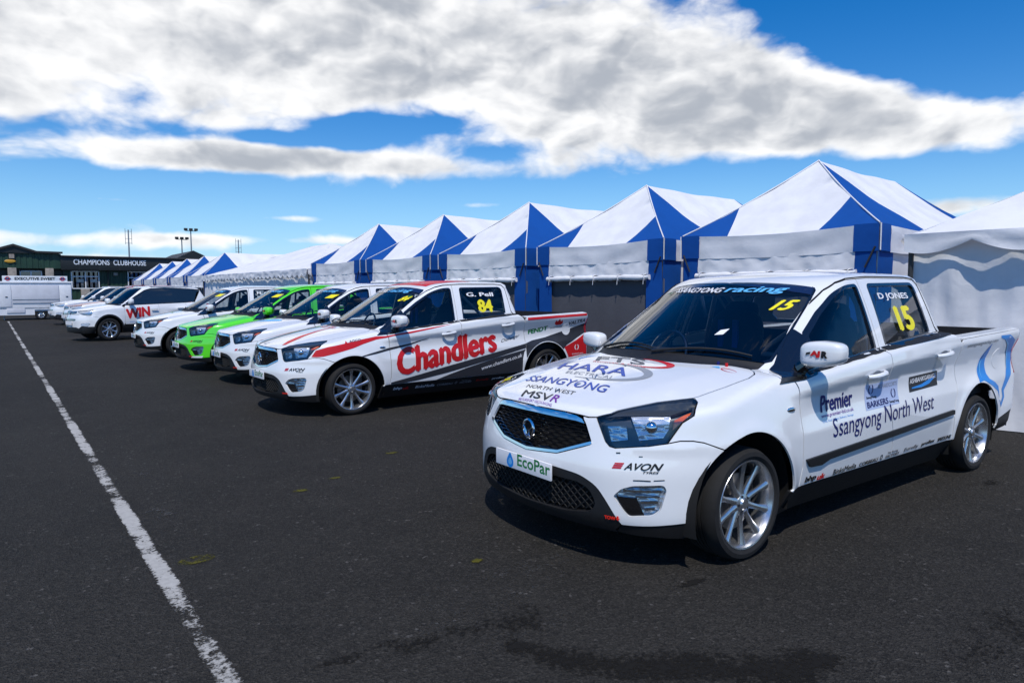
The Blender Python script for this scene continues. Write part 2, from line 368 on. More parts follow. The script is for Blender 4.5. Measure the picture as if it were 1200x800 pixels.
def tri2d(outer, holes, h):
    """constrained triangulation with interior points"""
    loops = [outer]+list(holes); pts = np.concatenate(loops); ed = []; b = 0
    for l in loops:
        n = len(l); ed += [(b+i, b+(i+1) % n) for i in range(n)]; b += n
    lo, hi = outer.min(0), outer.max(0); gx = np.arange(lo[0], hi[0], h); gy = np.arange(lo[1], hi[1], h*.866)
    if len(gx) and len(gy):
        G = np.array([(x+(.5*h if j % 2 else 0), y) for j, y in enumerate(gy) for x in gx])
        m = inpoly(G, outer)
        for l in holes: m &= ~inpoly(G, l)
        G = G[m]
        if len(G):
            d = np.full(len(G), 9.)
            for k in range(0, len(pts), 64): d = np.minimum(d, np.sqrt(((G[:, None]-pts[None, k:k+64])**2).sum(2)).min(1))
            G = G[d > .55*h]
    else: G = np.zeros((0, 2))
    A = np.concatenate([pts, G]) if len(G) else pts
    V, E, Fc, _, _, _ = delaunay_2d_cdt([Vector(p) for p in A], ed, [], 0, 1e-6, True)
    V = np.array([(v.x, v.y) for v in V]); T = np.array([f for f in Fc if len(f) == 3])
    c = V[T].mean(1); m = inpoly(c, outer)
    for l in holes: m &= ~inpoly(c, l)
    T = T[m]; a = V[T]
    s = (a[:, 1, 0]-a[:, 0, 0])*(a[:, 2, 1]-a[:, 0, 1])-(a[:, 2, 0]-a[:, 0, 0])*(a[:, 1, 1]-a[:, 0, 1])
    T[s < 0] = T[s < 0][:, ::-1]
    return V, T[np.abs(s) > 1e-10]
class Skin:
    def __init__(s, F, far=2.2): s.F = F
    def hit(s, O, D, t0, t1, n=60):
        O = np.atleast_2d(O).astype(float); D = np.broadcast_to(np.asarray(D, float), O.shape); ts = np.linspace(t0, t1, n)
        lo = np.full(len(O), np.nan); hi = lo.copy(); prev = s.F(O+D*ts[0])
        for k in range(1, n):
            cur = s.F(O+D*ts[k]); m = np.isnan(lo) & (prev > 0) & (cur <= 0); lo[m] = ts[k-1]; hi[m] = ts[k]; prev = cur
        for _ in range(22):
            mid = (lo+hi)/2; v = s.F(O+D*mid[:, None]); g = v > 0; lo = np.where(g, mid, lo); hi = np.where(g, hi, mid)
        t = (lo+hi)/2; bad = np.isnan(t)
        if bad.any() and (~bad).any():
            idx = np.arange(len(t)); t[bad] = np.interp(idx[bad], idx[~bad], t[~bad])
        return O+D*t[:, None]
    def grad(s, P, e=8e-4):
        g = np.zeros_like(P)
        for k in range(3):
            d = np.zeros(3); d[k] = e; g[:, k] = s.F(P+d)-s.F(P-d)
        return vnorm(g)
    def S(s, xz, h=.025):   # curve on the side, given in (x, z)
        p = dens(xz, h) if len(xz) > 1 else np.asarray(xz, float)
        return s.hit(np.stack([p[:, 0], np.full(len(p), 1.35), p[:, 1]], 1), (0, -1, 0), 0, 1.2, 120)
    def T(s, xw, h=.025):   # curve on top, (x, w)
        p = dens(xw, h) if len(xw) > 1 else np.asarray(xw, float)
        return s.hit(np.stack([p[:, 0], p[:, 1], np.full(len(p), 2.1)], 1), (0, 0, -1), 0, 1.9, 160)
    def Fr(s, wz, h=.025):  # curve on the front, (w, z)
        p = dens(wz, h) if len(wz) > 1 else np.asarray(wz, float)
        return s.hit(np.stack([np.full(len(p), -1.3), p[:, 0], p[:, 1]], 1), (1, 0, 0), 0, 3.2, 220)
    def B(s, wz, h=.03):    # rear
        p = dens(wz, h) if len(wz) > 1 else np.asarray(wz, float)
        return s.hit(np.stack([np.full(len(p), 5.2), p[:, 0], p[:, 1]], 1), (-1, 0, 0), 0, 3.6, 220)
    def pts(s, L, h=.025):  # 3-D points, snapped to the skin along the gradient
        P = dens(L, h)
        for _ in range(4):
            e = 8e-4; v = s.F(P); g = np.stack([(s.F(P+np.eye(3)[k]*e)-s.F(P-np.eye(3)[k]*e))/(2*e) for k in range(3)], 1)
            P = P-g*(v/np.maximum((g*g).sum(1), .05))[:, None]
        return P
    def project(s, V2, e1, e2, d, rngd):
        O = V2[:, :1]*e1+V2[:, 1:2]*e2+d*rngd[1]
        return s.hit(O, -d, 0, rngd[1]-rngd[0], 70)
    def patch(s, outline, d, holes=(), h=.03, off=0., gap=0., skirt=.012, center=True):
        d = vnorm(np.array(d, float)); up = np.array([0, 0, 1.]) if abs(d[2]) < .95 else np.array([0, 1., 0])
        e1 = vnorm(np.cross(up, d)); e2 = np.cross(d, e1)
        to2 = lambda P: np.stack([P@e1, P@e2], 1)
        O3 = dedupe(np.concatenate([np.atleast_2d(o) for o in outline]) if isinstance(outline, (list, tuple)) else outline)
        o2 = to2(O3); H2 = [to2(dedupe(x)) for x in holes]
        if area2(o2) < 0: o2 = o2[::-1]; O3 = O3[::-1]
        cen = np.abs(O3[:, 1]) < 1.5e-3
        if gap: o2 = inset2(o2, gap, cen if center else None)
        V, T = tri2d(o2, H2, h)
        dd = O3@d; P = s.project(V, e1, e2, d, (dd.min()-.22, dd.max()+.22))
        N = s.grad(P); P = P+N*off
        vs, fs, ns = [P], [T], [N]
        if skirt:
            b = len(P)
            e = np.concatenate([T[:, [0, 1]], T[:, [1, 2]], T[:, [2, 0]]]); st = set(map(tuple, e.tolist()))
            bd = [(i, j) for i, j in st if (j, i) not in st and not (abs(P[i, 1]) < 2e-3 and abs(P[j, 1]) < 2e-3)]
            if bd:
                I = np.array(bd); a, c = P[I[:, 0]], P[I[:, 1]]; na, nc = N[I[:, 0]], N[I[:, 1]]
                en = vnorm(np.cross(c-a, (na+nc)/2)); k = len(I)
                vs += [a, c, c-nc*skirt, a-na*skirt]; ns += [en]*4
                r = np.arange(k)+b; fs.append(np.stack([r, r+3*k, r+2*k], 1)); fs.append(np.stack([r, r+2*k, r+k], 1))
                # both windings read the same under smooth custom normals
        return np.concatenate(vs), np.concatenate(fs), np.concatenate(ns)
def wall_strip(K, outline, depth, inset=.003, d=(-.7, .62, .3)):
    """inner wall of an opening: a closed ribbon going inwards from the outline"""
    P = dedupe(np.concatenate([np.atleast_2d(o) for o in outline])); N = K.grad(P); c = P.mean(0); P = P+vnorm(c-P)*inset; n = len(P); Q = P-N*depth
    t = vnorm(np.roll(P, -1, 0)-np.roll(P, 1, 0)); en = vnorm(np.cross(t, N)); en = en*np.sign(np.sum(en*(c-P), 1))[:, None]
    F_ = np.array([(i, (i+1) % n, n+(i+1) % n) for i in range(n)]+[(i, n+(i+1) % n, n+i) for i in range(n)])
    return np.concatenate([P, Q]), F_, np.concatenate([en, en])
def side_out(M, side):
    """(x,w,z) -> local xyz; side -1 is the flank with y<0"""
    V, T, N = M; V = V*np.array([1, side, 1]); N = N*np.array([1, side, 1])
    return V, (T if side > 0 else T[:, ::-1]), N
def skin_obj(name, M, m, parent, side=None):
    """side None: mirror both halves into one mesh"""
    b = MB()
    for sd in ((-1, 1) if side is None else (side,)): V, T, N = side_out(M, sd); b.add(V, T, m, N)
    return b.build(name, parent)

# ---- lettering: text outlines as flat triangles, sliced so that they can follow a curved panel
_TC = {}
def text2d(body, size=1., bold=0., shear=0., sx=1., space=1.):
    key = (body, bold, shear, space)
    if key not in _TC:
        cu = bpy.data.curves.new('t', 'FONT'); cu.body = body; cu.size = 1.; cu.offset = bold; cu.shear = shear; cu.space_character = space; cu.resolution_u = 3
        ob = bpy.data.objects.new('t', cu); me = ob.to_mesh()
        V = np.array([v.co[:2] for v in me.vertices]); me.calc_loop_triangles(); T = np.array([t.vertices[:] for t in me.loop_triangles])
        ob.to_mesh_clear(); bpy.data.objects.remove(ob); bpy.data.curves.remove(cu)
        V = V-np.array([V[:, 0].min(), 0]); _TC[key] = (V, T)
    V, T = _TC[key]; return V*np.array([size*sx, size]), T
def slice2d(V, T, h):
    bm = bmesh.new(); vv = [bm.verts.new((p[0], p[1], 0)) for p in V]
    for t in T:
        try: bm.faces.new([vv[i] for i in t])
        except ValueError: pass
    for ax in (0, 1):
        lo, hi = V[:, ax].min(), V[:, ax].max(); k = int((hi-lo)/h)
        for i in range(1, k+1):
            c = [0, 0, 0]; c[ax] = lo+i*(hi-lo)/(k+1); n = [0, 0, 0]; n[ax] = 1
            bmesh.ops.bisect_plane(bm, geom=bm.verts[:]+bm.edges[:]+bm.faces[:], dist=1e-6, plane_co=c, plane_no=n)
    bmesh.ops.triangulate(bm, faces=bm.faces[:]); bm.verts.index_update()
    V = np.array([v.co[:2] for v in bm.verts]); T = np.array([[v.index for v in f.verts] for f in bm.faces]); bm.free(); return V, T
def fit_box(V, width=None, height=None):
    lo, hi = V.min(0), V.max(0); s = np.array([1., 1.])
    if width: s[0] = width/(hi[0]-lo[0])
    if height: s[1] = height/(hi[1]-lo[1])
    if not width: s[0] = s[1]
    if not height: s[1] = s[0]
    return (V-lo)*s
class Decals:
    """flat marks laid on a skin; mode 'S' (x,z), 'T' (w,x), 'F' (w,z)"""
    def __init__(s, skin, off=.0026): s.k = skin; s.off = off; s.lift = 0
    def lay(s, V, T, mode, off):
        if mode == 'S': P = s.k.hit(np.stack([V[:, 0], np.full(len(V), 1.35), V[:, 1]], 1), (0, -1, 0), 0, 1.0, 90)
        elif mode == 'T': P = s.k.hit(np.stack([V[:, 1], V[:, 0], np.full(len(V), 1.9)], 1), (0, 0, -1), 0, 1.6, 120)
        else: P = s.k.hit(np.stack([np.full(len(V), -1.1), V[:, 0], V[:, 1]], 1), (1, 0, 0), 0, 2.9, 200)
        N = s.k.grad(P); return P+N*off, N
    def put(s, name, V, T, mode, m, parent, off=None, h=.07, side=-1, bold=False):
        off = off or s.off
        if bold:   # heavier strokes: four shifted layers, each a hair above the last
            n_, k_ = len(V)//4, len(T)//4; parts = [slice2d(V[i*n_:(i+1)*n_], T[i*k_:(i+1)*k_]-i*n_, h) for i in range(4)]
            offs = np.concatenate([np.full(len(v), off+.00025*i) for i, (v, t) in enumerate(parts)])[:, None]; b_ = np.cumsum([0]+[len(v) for v, t in parts]); T = np.concatenate([t+b_[i] for i, (v, t) in enumerate(parts)]); V = np.concatenate([v for v, t in parts])
        else: (V, T), offs = slice2d(V, T, h), off
        P, N = s.lay(V, T, mode, offs)
        P = P*np.array([1, side, 1]); N = N*np.array([1, side, 1]); a = P[T]
        fl = np.sum(np.cross(a[:, 1]-a[:, 0], a[:, 2]-a[:, 0])*N[T[:, 0]], 1) < 0; T = T.copy(); T[fl] = T[fl][:, ::-1]
        return MB().add(P, T, m, N).build(name, parent)
    def text(s, body, mode, pos, width=None, height=None, rot=0., skew=0., m='ink_black', parent=None, bold=.0, shear=0., space=1., off=None, name='lettering', h=.032):
        """pos = lower-left corner; rot turns, skew shears the baseline upwards (keeps uprights upright)"""
        V, T = text2d(body, 1., 0., shear, 1., space); lo = V.min(0)
        if bold > 0: V = np.concatenate([V+np.array(o_)*bold for o_ in ((-1, 0), (1, 0), (0, .6), (0, -.6))]); n_ = len(V)//4; T = np.concatenate([T+k*n_ for k in range(4)])
        grp = np.repeat(np.arange(4), len(T)//4) if bold > 0 else np.zeros(len(T), int)
        V = fit_box(V, width, height)
        c, sn = math.cos(rot), math.sin(rot); V = np.stack([V[:, 0]*c-V[:, 1]*sn, V[:, 0]*sn+V[:, 1]*c+V[:, 0]*skew], 1)+np.array(pos)
        return s.put(name, V, T, mode, m, parent, off, h, bold=bold > 0)
    def poly(s, pts, mode, m, parent, off=None, name='decal', h=.03, r=0., holes=()):
        P = dens(fillet(pts, r) if r else np.array([p[:2] for p in pts], float), h, True)
        V, T = tri2d(dedupe(P), [dedupe(dens(np.array(x), h, True)) for x in holes], h)
        off = off or s.off; Q, N = s.lay(V, T, mode, off); Q = Q*np.array([1, -1, 1]); N = N*np.array([1, -1, 1]); a = Q[T]
        fl = np.sum(np.cross(a[:, 1]-a[:, 0], a[:, 2]-a[:, 0])*N[T[:, 0]], 1) < 0; T[fl] = T[fl][:, ::-1]
        return MB().add(Q, T, m, N).build(name, parent)
    def band(s, pts, wid, mode, m, parent, off=None, name='decal'):
        """stroke of varying width along a polyline"""
        P = np.array(pts, float); n = len(P); t = vnorm(np.gradient(P, axis=0)); nn = np.stack([-t[:, 1], t[:, 0]], 1)
        w = np.array(wid if isinstance(wid, (list, tuple)) else [wid]*n)[:, None]/2
        return s.poly([tuple(p) for p in np.concatenate([P+nn*w, (P-nn*w)[::-1]])], mode, m, parent, off, name, h=.03)
def arc2(cx, cy, rx, ry, a0, a1, n=24): return [(cx+rx*math.cos(R(a0+(a1-a0)*i/n)), cy+ry*math.sin(R(a0+(a1-a0)*i/n))) for i in range(n+1)]
# ------------------------------------------------------------------ double-cab pickup: the shape of its skin
def belt(x): return np.minimum(.935+.105*(x-.4),1.125+.012*(x-2.3))-(.030-.016*np.clip(x-2.6,0,1.3))*sst(2.50,2.64,x)
def Ys(x,z):
    zc1=.945+.087*(np.clip(x,-.2,2.5)-1.36)+.02*np.clip(x-2.5,0,2); zc2=.63+.03*(x-.5)
    d=.932+.13*(z-.33)-.13*sp(z-.48,.015)-.28*sp(z-zc2,.005)+.40*sp(z-zc2-.13,.03)-.58*sp(z-zc1,.007)
    fz=.950-.62*np.maximum(z-.60,0)**2-.02*np.maximum(.5-z,0)
    m=sst(.30,.62,x)
    w=fz*(1-m)+d*m-.45*sp(.315-z,.008)
    for cx,cz,ar in ((.0,.30,.405),(3.02,.30,.42)):
        r=np.hypot(x-cx,z-cz); w=w+.017*np.exp(-((r-ar)/.055)**2)*sst(.15,.35,z)
    w=w-.24*np.maximum(-.12-x,0)**2-.05*np.maximum(x-3.25,0)**2
    return w
def Xf(w,z):
    return -.802+.27*sp(z-.53,.02)+.6*sp(.26-z,.02)+.24*w*w+.48*np.abs(w)**6-.010*np.exp(-((z-.66)/.03)**2)*sst(.5,.8,w)
def hood(x,w):
    t=.55-x; z=1.058-.10*t-.065*t*t
    e=.40+.17*(x+.7)
    return z-.042*(w/.8)**2-.07*sp(w-e,.015)*sst(1.3,.9,t)-.35*np.maximum(w-.8,0)**2
def Zt(x,w):
    m=sst(.30,.75,x); return hood(x,w)*(1-m)+(belt(x)+.006)*m
def Yc(x,z): 
    q=z-1.0
    return .893-.305*q-.16*q*np.abs(q)-.02*np.maximum(1.2-x,0)
def Xw(w,z): return .26+1.70*(z-1.05)+.52*w*w
def Zr(x,w): 
    d=x-1.8
    return 1.607-np.where(d<0,.150,.020)*d*d-.065*w*w
def Xb(w,z): return 2.60-.16*np.maximum(z-1.1,0)-.05*w*w
def Fbody(x,w,z):
    a=smax(w-Ys(x,z),Xf(w,z)-x,.08)
    a=smax(a,z-Zt(x,w),.045)
    return smax(a,x-(3.90-.02*np.abs(z-.9)-.03*w**2),.05)
def Fcab(x,w,z):
    a=smax((w-Yc(x,z)),(Xw(w,z)-x)*.51,.075)
    a=smax(a,(z-Zr(x,w))*.95,.05)
    a=smax(a,x-Xb(w,z),.06)
    return np.maximum(a,belt(x)-.05-z)
def F(P):
    x,w,z=P[...,0],np.sqrt(P[...,1]**2+1e-8),P[...,2]
    return smin(Fbody(x,w,z),Fcab(x,w,z),.012)
SK = Skin(F)
A_F, A_R, A_r = (.0, .30, .405), (3.02, .30, .42), .42
def arch(c, a0, a1, n=26):
    r = c[2]; return [(c[0]+r*math.cos(R(a0+(a1-a0)*i/n)), c[1]+r*math.sin(R(a0+(a1-a0)*i/n))) for i in range(n+1)]
def cat(*L): return [np.atleast_2d(l) for l in L]
def spokes(b, m, n=10, r0=.045, r1=.232, w0=.020, w1=.015, d0=-.028, d1=-.014, th=.022):
    for k in range(n):
        a = 2*math.pi*(k+.5)/n; ca, sa = math.cos(a), math.sin(a); vs = []
        for r, hw, dep in ((r0, w0, d0), (.09, w0*.72, d0-.004), (.16, w1*.72, (d0+d1)/2-.006), (r1, w1*1.35, d1)):
            for t, dd in ((-hw, -.008), (-hw*.35, 0), (hw*.35, 0), (hw, -.008), (hw, -th), (-hw, -th)):
                vs.append((ca*r-sa*t, dep+dd, sa*r+ca*t))
        fs = [(j*6+i, j*6+(i+1) % 6, (j+1)*6+(i+1) % 6, (j+1)*6+i) for j in range(3) for i in range(6)]
        b.add(vs, fs, m)
def make_wheel(name, parent, loc, side, rr=.243, tr=.308, wid=.225, kind=0):
    """wheel with its outer face towards side*y"""
    w = empty(name, loc, 0 if side > 0 else math.pi); w.parent = parent
    t = MB(); s = tr-rr
    t.lathe([(rr-.004, -.006), (rr+.006, .004), (rr+s*.35, .013), (rr+s*.70, .008), (tr-.012, -.008), (tr-.002, -.026), (tr, -.05)], 'rubber', 64)
    k = 5
    for i in range(k):   # tread ribs with grooves between
        a = -.05-(wid-.10)*i/k; e = -.05-(wid-.10)*(i+1)/k
        t.lathe([(tr, a), (tr, e+.008), (tr-.008, e+.007), (tr-.008, e+.001), (tr, e)], 'rubber', 64)
    t.lathe([(tr, -wid+.05), (tr-.006, -wid+.02), (rr+s*.5, -wid), (rr-.03, -wid+.01)], 'rubber', 64); t.build('tyre', w, 40)
    b = MB(); al = 'alloy' if kind == 0 else 'dark_alloy'
    b.lathe([(rr, -.010), (rr+.004, -.002), (rr, .004), (rr-.008, .002), (rr-.013, -.010), (rr-.022, -.03), (rr-.030, -.17), (rr-.012, -.20)], 'alloy', 64)
    if kind == 0: spokes(b, 'alloy', 10, r1=rr-.010, w0=.023, w1=.019)
    else: spokes(b, 'alloy', 8, r1=rr-.012, w0=.026, w1=.024)
    b.lathe([(.0, -.012), (.028, -.013), (.034, -.022), (.052, -.028), (.060, -.045), (.05, -.09)], 'alloy', 24)
    for i in range(5):
        a = i*2*math.pi/5; b.lathe([(0, -.020), (.007, -.021), (.009, -.035)], 'dark_alloy', 8, c=(.043*math.cos(a), 0, .043*math.sin(a)))
    b.build('rim', w, 35)
    d = MB(); d.lathe([(.02, -.085), (.155, -.085), (.158, -.09), (.158, -.115), (.02, -.115)], 'brake_steel', 40); d.box((-.12, -.10, .07), (.07, .06, .12), 'dark_alloy', bev=.01); d.build('brake_disc', w)
    k = MB(); k.lathe([(.0, -.15), (rr-.025, -.15)], 'dark_cavity', 32); k.build('hub_backing', w)
    return w
def superell(b, c, hs, m, e=.55, nu=28, nv=16, rot=None, taper=None):
    vs = []; f = lambda t, p: math.copysign(abs(t)**p, t)
    for j in range(nv+1):
        v = -math.pi/2+math.pi*j/nv
        for i in range(nu):
            u = 2*math.pi*i/nu; p = Vector((hs[0]*f(math.cos(v), e)*f(math.cos(u), e), hs[1]*f(math.cos(v), e)*f(math.sin(u), e), hs[2]*f(math.sin(v), e)))
            if taper: p = taper(p)
            if rot: p = rot @ p
            vs.append((c[0]+p.x, c[1]+p.y, c[2]+p.z))
    fs = [(j*nu+i, j*nu+(i+1) % nu, (j+1)*nu+(i+1) % nu, (j+1)*nu+i) for j in range(nv) for i in range(nu)]
    return b.add(vs, fs, m)

# outlines on the skin
HL_TOP = [(-.674, .458, .792), (-.633, .525, .816), (-.525, .569, .842), (-.388, .625, .864), (-.219, .734, .884)]
HL_LOW = [(-.219, .734, .884), (-.248, .780, .870), (-.355, .844, .822), (-.416, .823, .791), (-.495, .792, .685), (-.569, .732, .671), (-.667, .590, .650), (-.678, .560, .655), (-.683, .533, .678), (-.674, .458, .792)]
hl_top = SK.pts(HL_TOP, .02); hl_low = SK.pts(HL_LOW, .02)
hood_front = SK.pts([(-.735, 0, .803), (-.728, .14, .803), (-.715, .26, .800), (-.70, .36, .793), (-.69, .41, .787), (-.674, .458, .792)], .02)
hood_line = SK.T([(-.219, .734), (-.193, .742), (.014, .764), (.22, .770), (.30, .752), (.34, .72), (.36, .68)])
cowl_line = SK.T([(.36, .68), (.33, .58), (.25, .40), (.20, .2), (.18, 0)])
ws_low = SK.Fr([(0, 1.066), (.2, 1.063), (.43, 1.053), (.60, 1.040), (.70, 1.028)])
ws_side = SK.pts([tuple(ws_low[-1]), (.506, .728, 1.045), (.80, .688, 1.223), (1.0, .655, 1.36), (1.16, .618, 1.462), (1.178, .600, 1.478)], .03)
ws_top = SK.pts([tuple(ws_side[-1]), (1.150, .5, 1.497), (1.10, .25, 1.518), (1.075, 0, 1.525)], .03)
pillar_base = SK.pts([(.36, .68, .99), (.41, .70, 1.01), tuple(ws_low[-1])], .02)
FRAME = [(.40, .938), (.470, .945), (.50, 1.005), (.62, 1.105), (.80, 1.232), (1.0, 1.358), (1.18, 1.460), (1.30, 1.508), (1.42, 1.533), (1.70, 1.547), (2.28, 1.547), (2.40, 1.535), (2.440, 1.49), (2.455, 1.17), (2.475, 1.138)]
B_SHUT = [(1.56, 1.5405), (1.535, 1.06), (1.555, .68), (1.60, .5), (1.62, .318)]
F_SHUT = [(.485, .318), (.508, .436), (.499, .667), (.497, .80), (.488, .90), (.470, .945)]
R_SHUT = [(2.475, 1.138), (2.55, 1.10), (2.60, 1.04), (2.63, .75), (2.60, .62), (2.572, .5), (2.57, .318)]
i_b = 9
frame_f = FRAME[1:i_b]+[(1.56, 1.5405)]; frame_r = [(1.56, 1.5405)]+FRAME[i_b:]
G1 = fillet([(.735, 1.000), (.80, 1.180), (1.0, 1.310), (1.22, 1.434, .12), (1.38, 1.482, .1), (1.515, 1.490), (1.480, 1.072)], .022)
G2 = fillet([(1.640, 1.088), (1.680, 1.493), (2.365, 1.502, .05), (2.338, 1.148)], .025)
GR_EDGE = [(0, .799), (.257, .797), (.340, .790), (.385, .775, .03), (.405, .752), (.462, .660, .03), (.43, .640), (.25, .574), (0, .553)]
g_edge = np.array([p[:2] for p in GR_EDGE])
LOW_EDGE = fillet([(0, .500), (.25, .502), (.42, .488), (.515, .445), (.570, .370), (.637, .256)], .10, False)
FOG = fillet([(.602, .403), (.64, .447), (.69, .468), (.798, .477), (.808, .45), (.790, .345), (.765, .316), (.675, .302), (.655, .325)], .015)

def make_truck():
    root = empty('pickup_truck')
    PT = 'white_paint'
    # hood, roof
    skin_obj('hood', SK.patch(cat(hood_front, hl_top, hood_line, cowl_line), (-.2, .05, 1), h=.035, gap=.0036), PT, root)
    frame3 = SK.S(FRAME)
    roof = SK.patch(cat(pillar_base, ws_side, ws_top, SK.T([(1.075, 0), (2.50, 0)], .04), SK.T([(2.50, 0), (2.49, .3), (2.465, .55), (2.44, .63)]), SK.S([(2.455, 1.52), (2.50, 1.3), (2.555, 1.138)]), SK.S([(2.555, 1.138), (2.475, 1.138)]),
                        frame3[::-1], SK.pts([tuple(frame3[0]), (.375, .80, .965), (.36, .68, .99)])), (-.22, .66, .72), h=.035, gap=.0042)
    skin_obj('roof', roof, PT, root)
    skin_obj('headliner', SK.patch(cat(SK.T([(1.12, 0), (1.22, .55)]), SK.T([(1.22, .55), (2.40, .58)]), SK.T([(2.40, .58), (2.42, 0)])), (0, 0, 1), h=.08, off=-.035, skirt=0), 'interior', root)
    # windscreen with its sun strip, cowl
    ws = skin_obj('windscreen', SK.patch(cat(ws_low, ws_side, ws_top), (-.5, .1, .86), h=.05, gap=.002, off=-.001, skirt=0), 'screen_glass', root)
    fr_in = SK.pts([tuple(p) for p in (ws_side+np.array([.012, -.022, -.004]))], .03)
    for sd in (-1, 1): skin_obj('screen_border', SK.patch(cat(ws_side, fr_in[::-1]), (-.4, .5, .75), h=.03, off=.0006, skirt=0), 'gloss_black', ws, sd)
    strip_low = SK.pts([(1.05, 0, 1.452), (1.055, .25, 1.447), (1.09, .5, 1.425), (1.125, .612, 1.405)], .03)
    skin_obj('sun_strip', SK.patch(cat(ws_top[::-1], strip_low, SK.pts([tuple(strip_low[-1]), tuple(ws_side[-1])])), (-.5, .1, .86), h=.04, off=.0012, gap=.003, skirt=0), 'sunstrip', ws)
    skin_obj('cowl', SK.patch(cat(cowl_line, ws_low, pillar_base[::-1]), (-.4, .1, .9), h=.03, off=-.004, gap=.001, skirt=.01), 'black_plastic', root)
    for w0, w1, x in ((-.62, -.02, 1), (.0, .62, 1)):
        a = SK.Fr([(w0, 1.058-.03*abs(w0))])[0]; c = SK.Fr([(w1*.98, 1.092-.05*abs(w1))])[0]
        b = MB(); P = SK.Fr([(w0+(w1-w0)*t, 1.052+.040*math.sin(t*2.6)-.045*(w0+(w1-w0)*t)**2) for t in np.linspace(0, 1, 9)], 9)
        P = P+SK.grad(P)*.014; b.tube([(p[0], -p[1], p[2]) for p in P], [.010, .010, .009, .008, .008, .007, .007, .006, .005], 'black_plastic', 6); b.build('wiper', root)
    # front bumper and what sits in it
    arch_b = SK.S(arch(A_F, 123, 184))
    fog3 = SK.Fr(np.concatenate([FOG, FOG[:1]]), .02)[:-1]
    bl = SK.pts([(-.404, .868, .273), (-.437, .851, .272), (-.50, .81, .266), (-.577, .745, .258), (-.655, .640, .256)], .02)
    bf = SK.pts([tuple(SK.S([arch(A_F, 123, 124)[0]])[0]), (-.327, .890, .684), (-.380, .862, .695), (-.439, .828, .697), (-.495, .792, .685)], .02)
    j = int(np.argmin(np.linalg.norm(hl_low-np.array([-.495, .792, .685]), axis=1)))
    # grille edge from the middle of its foot, out and up to the hood, then the lamp, wing line, arch, foot
    gpath = [p for p in GR_EDGE[::-1]]; g3 = SK.Fr(fillet(gpath[:-3], .02, False), .02)
    hf = hood_front[hood_front[:, 1] > .36]
    bump = SK.patch(cat(g3, hf, hl_low[::-1][:len(hl_low)-j], bf[::-1], arch_b, bl, SK.Fr(LOW_EDGE[::-1], .02)), (-.74, .60, -.05), holes=[fog3], h=.028, gap=.0018)
    bo = skin_obj('front_bumper', bump, PT, root)
    # grille: recessed mesh, chrome brow and foot, ring emblem
    go = SK.Fr(fillet(GR_EDGE[:-1], .015, False), .02); gg = cat(go, SK.Fr([GR_EDGE[-2][:2], GR_EDGE[-1][:2]], .02))
    grl = skin_obj('grille', SK.patch(gg, (-1, .1, 0), h=.05, off=-.045, skirt=0), 'dark_cavity', root)
    b = MB()
    for k in range(13):   # wavy horizontal bars
        z = .572+.0165*k; P = []
        for i in range(41):
            w = -.46+.92*i/40; lim = .25+.20*(z-.574)/.09 if z < .664 else .462-.085*(z-.66)/.11
            if abs(w) < lim-.004: P.append((w, z+.0035*math.sin(w*75+k*math.pi)))
        if len(P) < 3: continue
        Q = SK.Fr([(abs(p[0]), p[1]) for p in P], 9); Q[:, 1] = [p[0] for p in P]
        b.tube([(p[0]+.020, -p[1], p[2]) for p in Q], .0042, 'gloss_black', 5)
    b.build('grille_bars', grl)
    skin_obj('chrome_brow', SK.patch(cat(SK.Fr([(0, .797), (.257, .795), (.335, .788), (.375, .776), (.396, .755)], .02), SK.Fr([(.396, .755), (.34, .762), (.257, .764), (0, .767)], .02)), (-1, .1, .1), h=.02, off=.004, skirt=.02), 'chrome', grl)
    skin_obj('chrome_foot', SK.patch(cat(SK.Fr([(0, .555), (.25, .577), (.455, .652), (.463, .660)], .02), SK.Fr([(.463, .660), (.455, .668), (.25, .592), (0, .570)], .02)), (-1, .1, .1), h=.02, off=.004, skirt=.02), 'chrome', grl)
    e = MB(); ring = [(-.778, .046*math.cos(a)*1.0, .672+.052*math.sin(a)) for a in np.linspace(0, 2*math.pi, 33)[:-1]]
    e.tube(ring, .0085, 'chrome', 8, closed=True); e.tube([(-.783, -.040, .690), (-.785, -.014, .664), (-.785, -.006, .640), (-.783, -.018, .625)], [.004, .008, .007, .004], 'chrome', 6)
    e.tube([(-.783, .040, .690), (-.785, .014, .664), (-.785, .006, .640), (-.783, .018, .625)], [.004, .008, .007, .004], 'chrome', 6)
    e.add([(-.768, .036*math.cos(a), .672+.042*math.sin(a)) for a in np.linspace(0, 2*math.pi, 25)[:-1]], [tuple(range(24))[::-1]], 'dark_cavity'); e.build('emblem', grl)
    # lower intake
    MESH = fillet([(0, .452), (.40, .448), (.475, .420), (.515, .345), (.475, .296), (.30, .268), (0, .258)], .03, False)
    low = SK.patch(cat(SK.Fr(LOW_EDGE, .02), SK.pts([tuple(SK.Fr([(.637, .256)])[0]), (-.68, .60, .205)]), SK.Fr([(.60, .205), (.45, .205), (0, .205)], .03), SK.Fr([(0, .205), (0, .258)], .02), SK.Fr(MESH[::-1], .02), SK.Fr([(0, .452), (0, .500)], .02)), (-1, .25, -.05), h=.03, off=-.003, skirt=.03)
    lo = skin_obj('intake_surround', low, 'black_plastic', root)
    skin_obj('intake_backing', SK.patch(cat(SK.Fr(MESH, .03)), (-1, .1, 0), h=.08, off=-.05, skirt=0), 'dark_cavity', lo)
    b = MB()
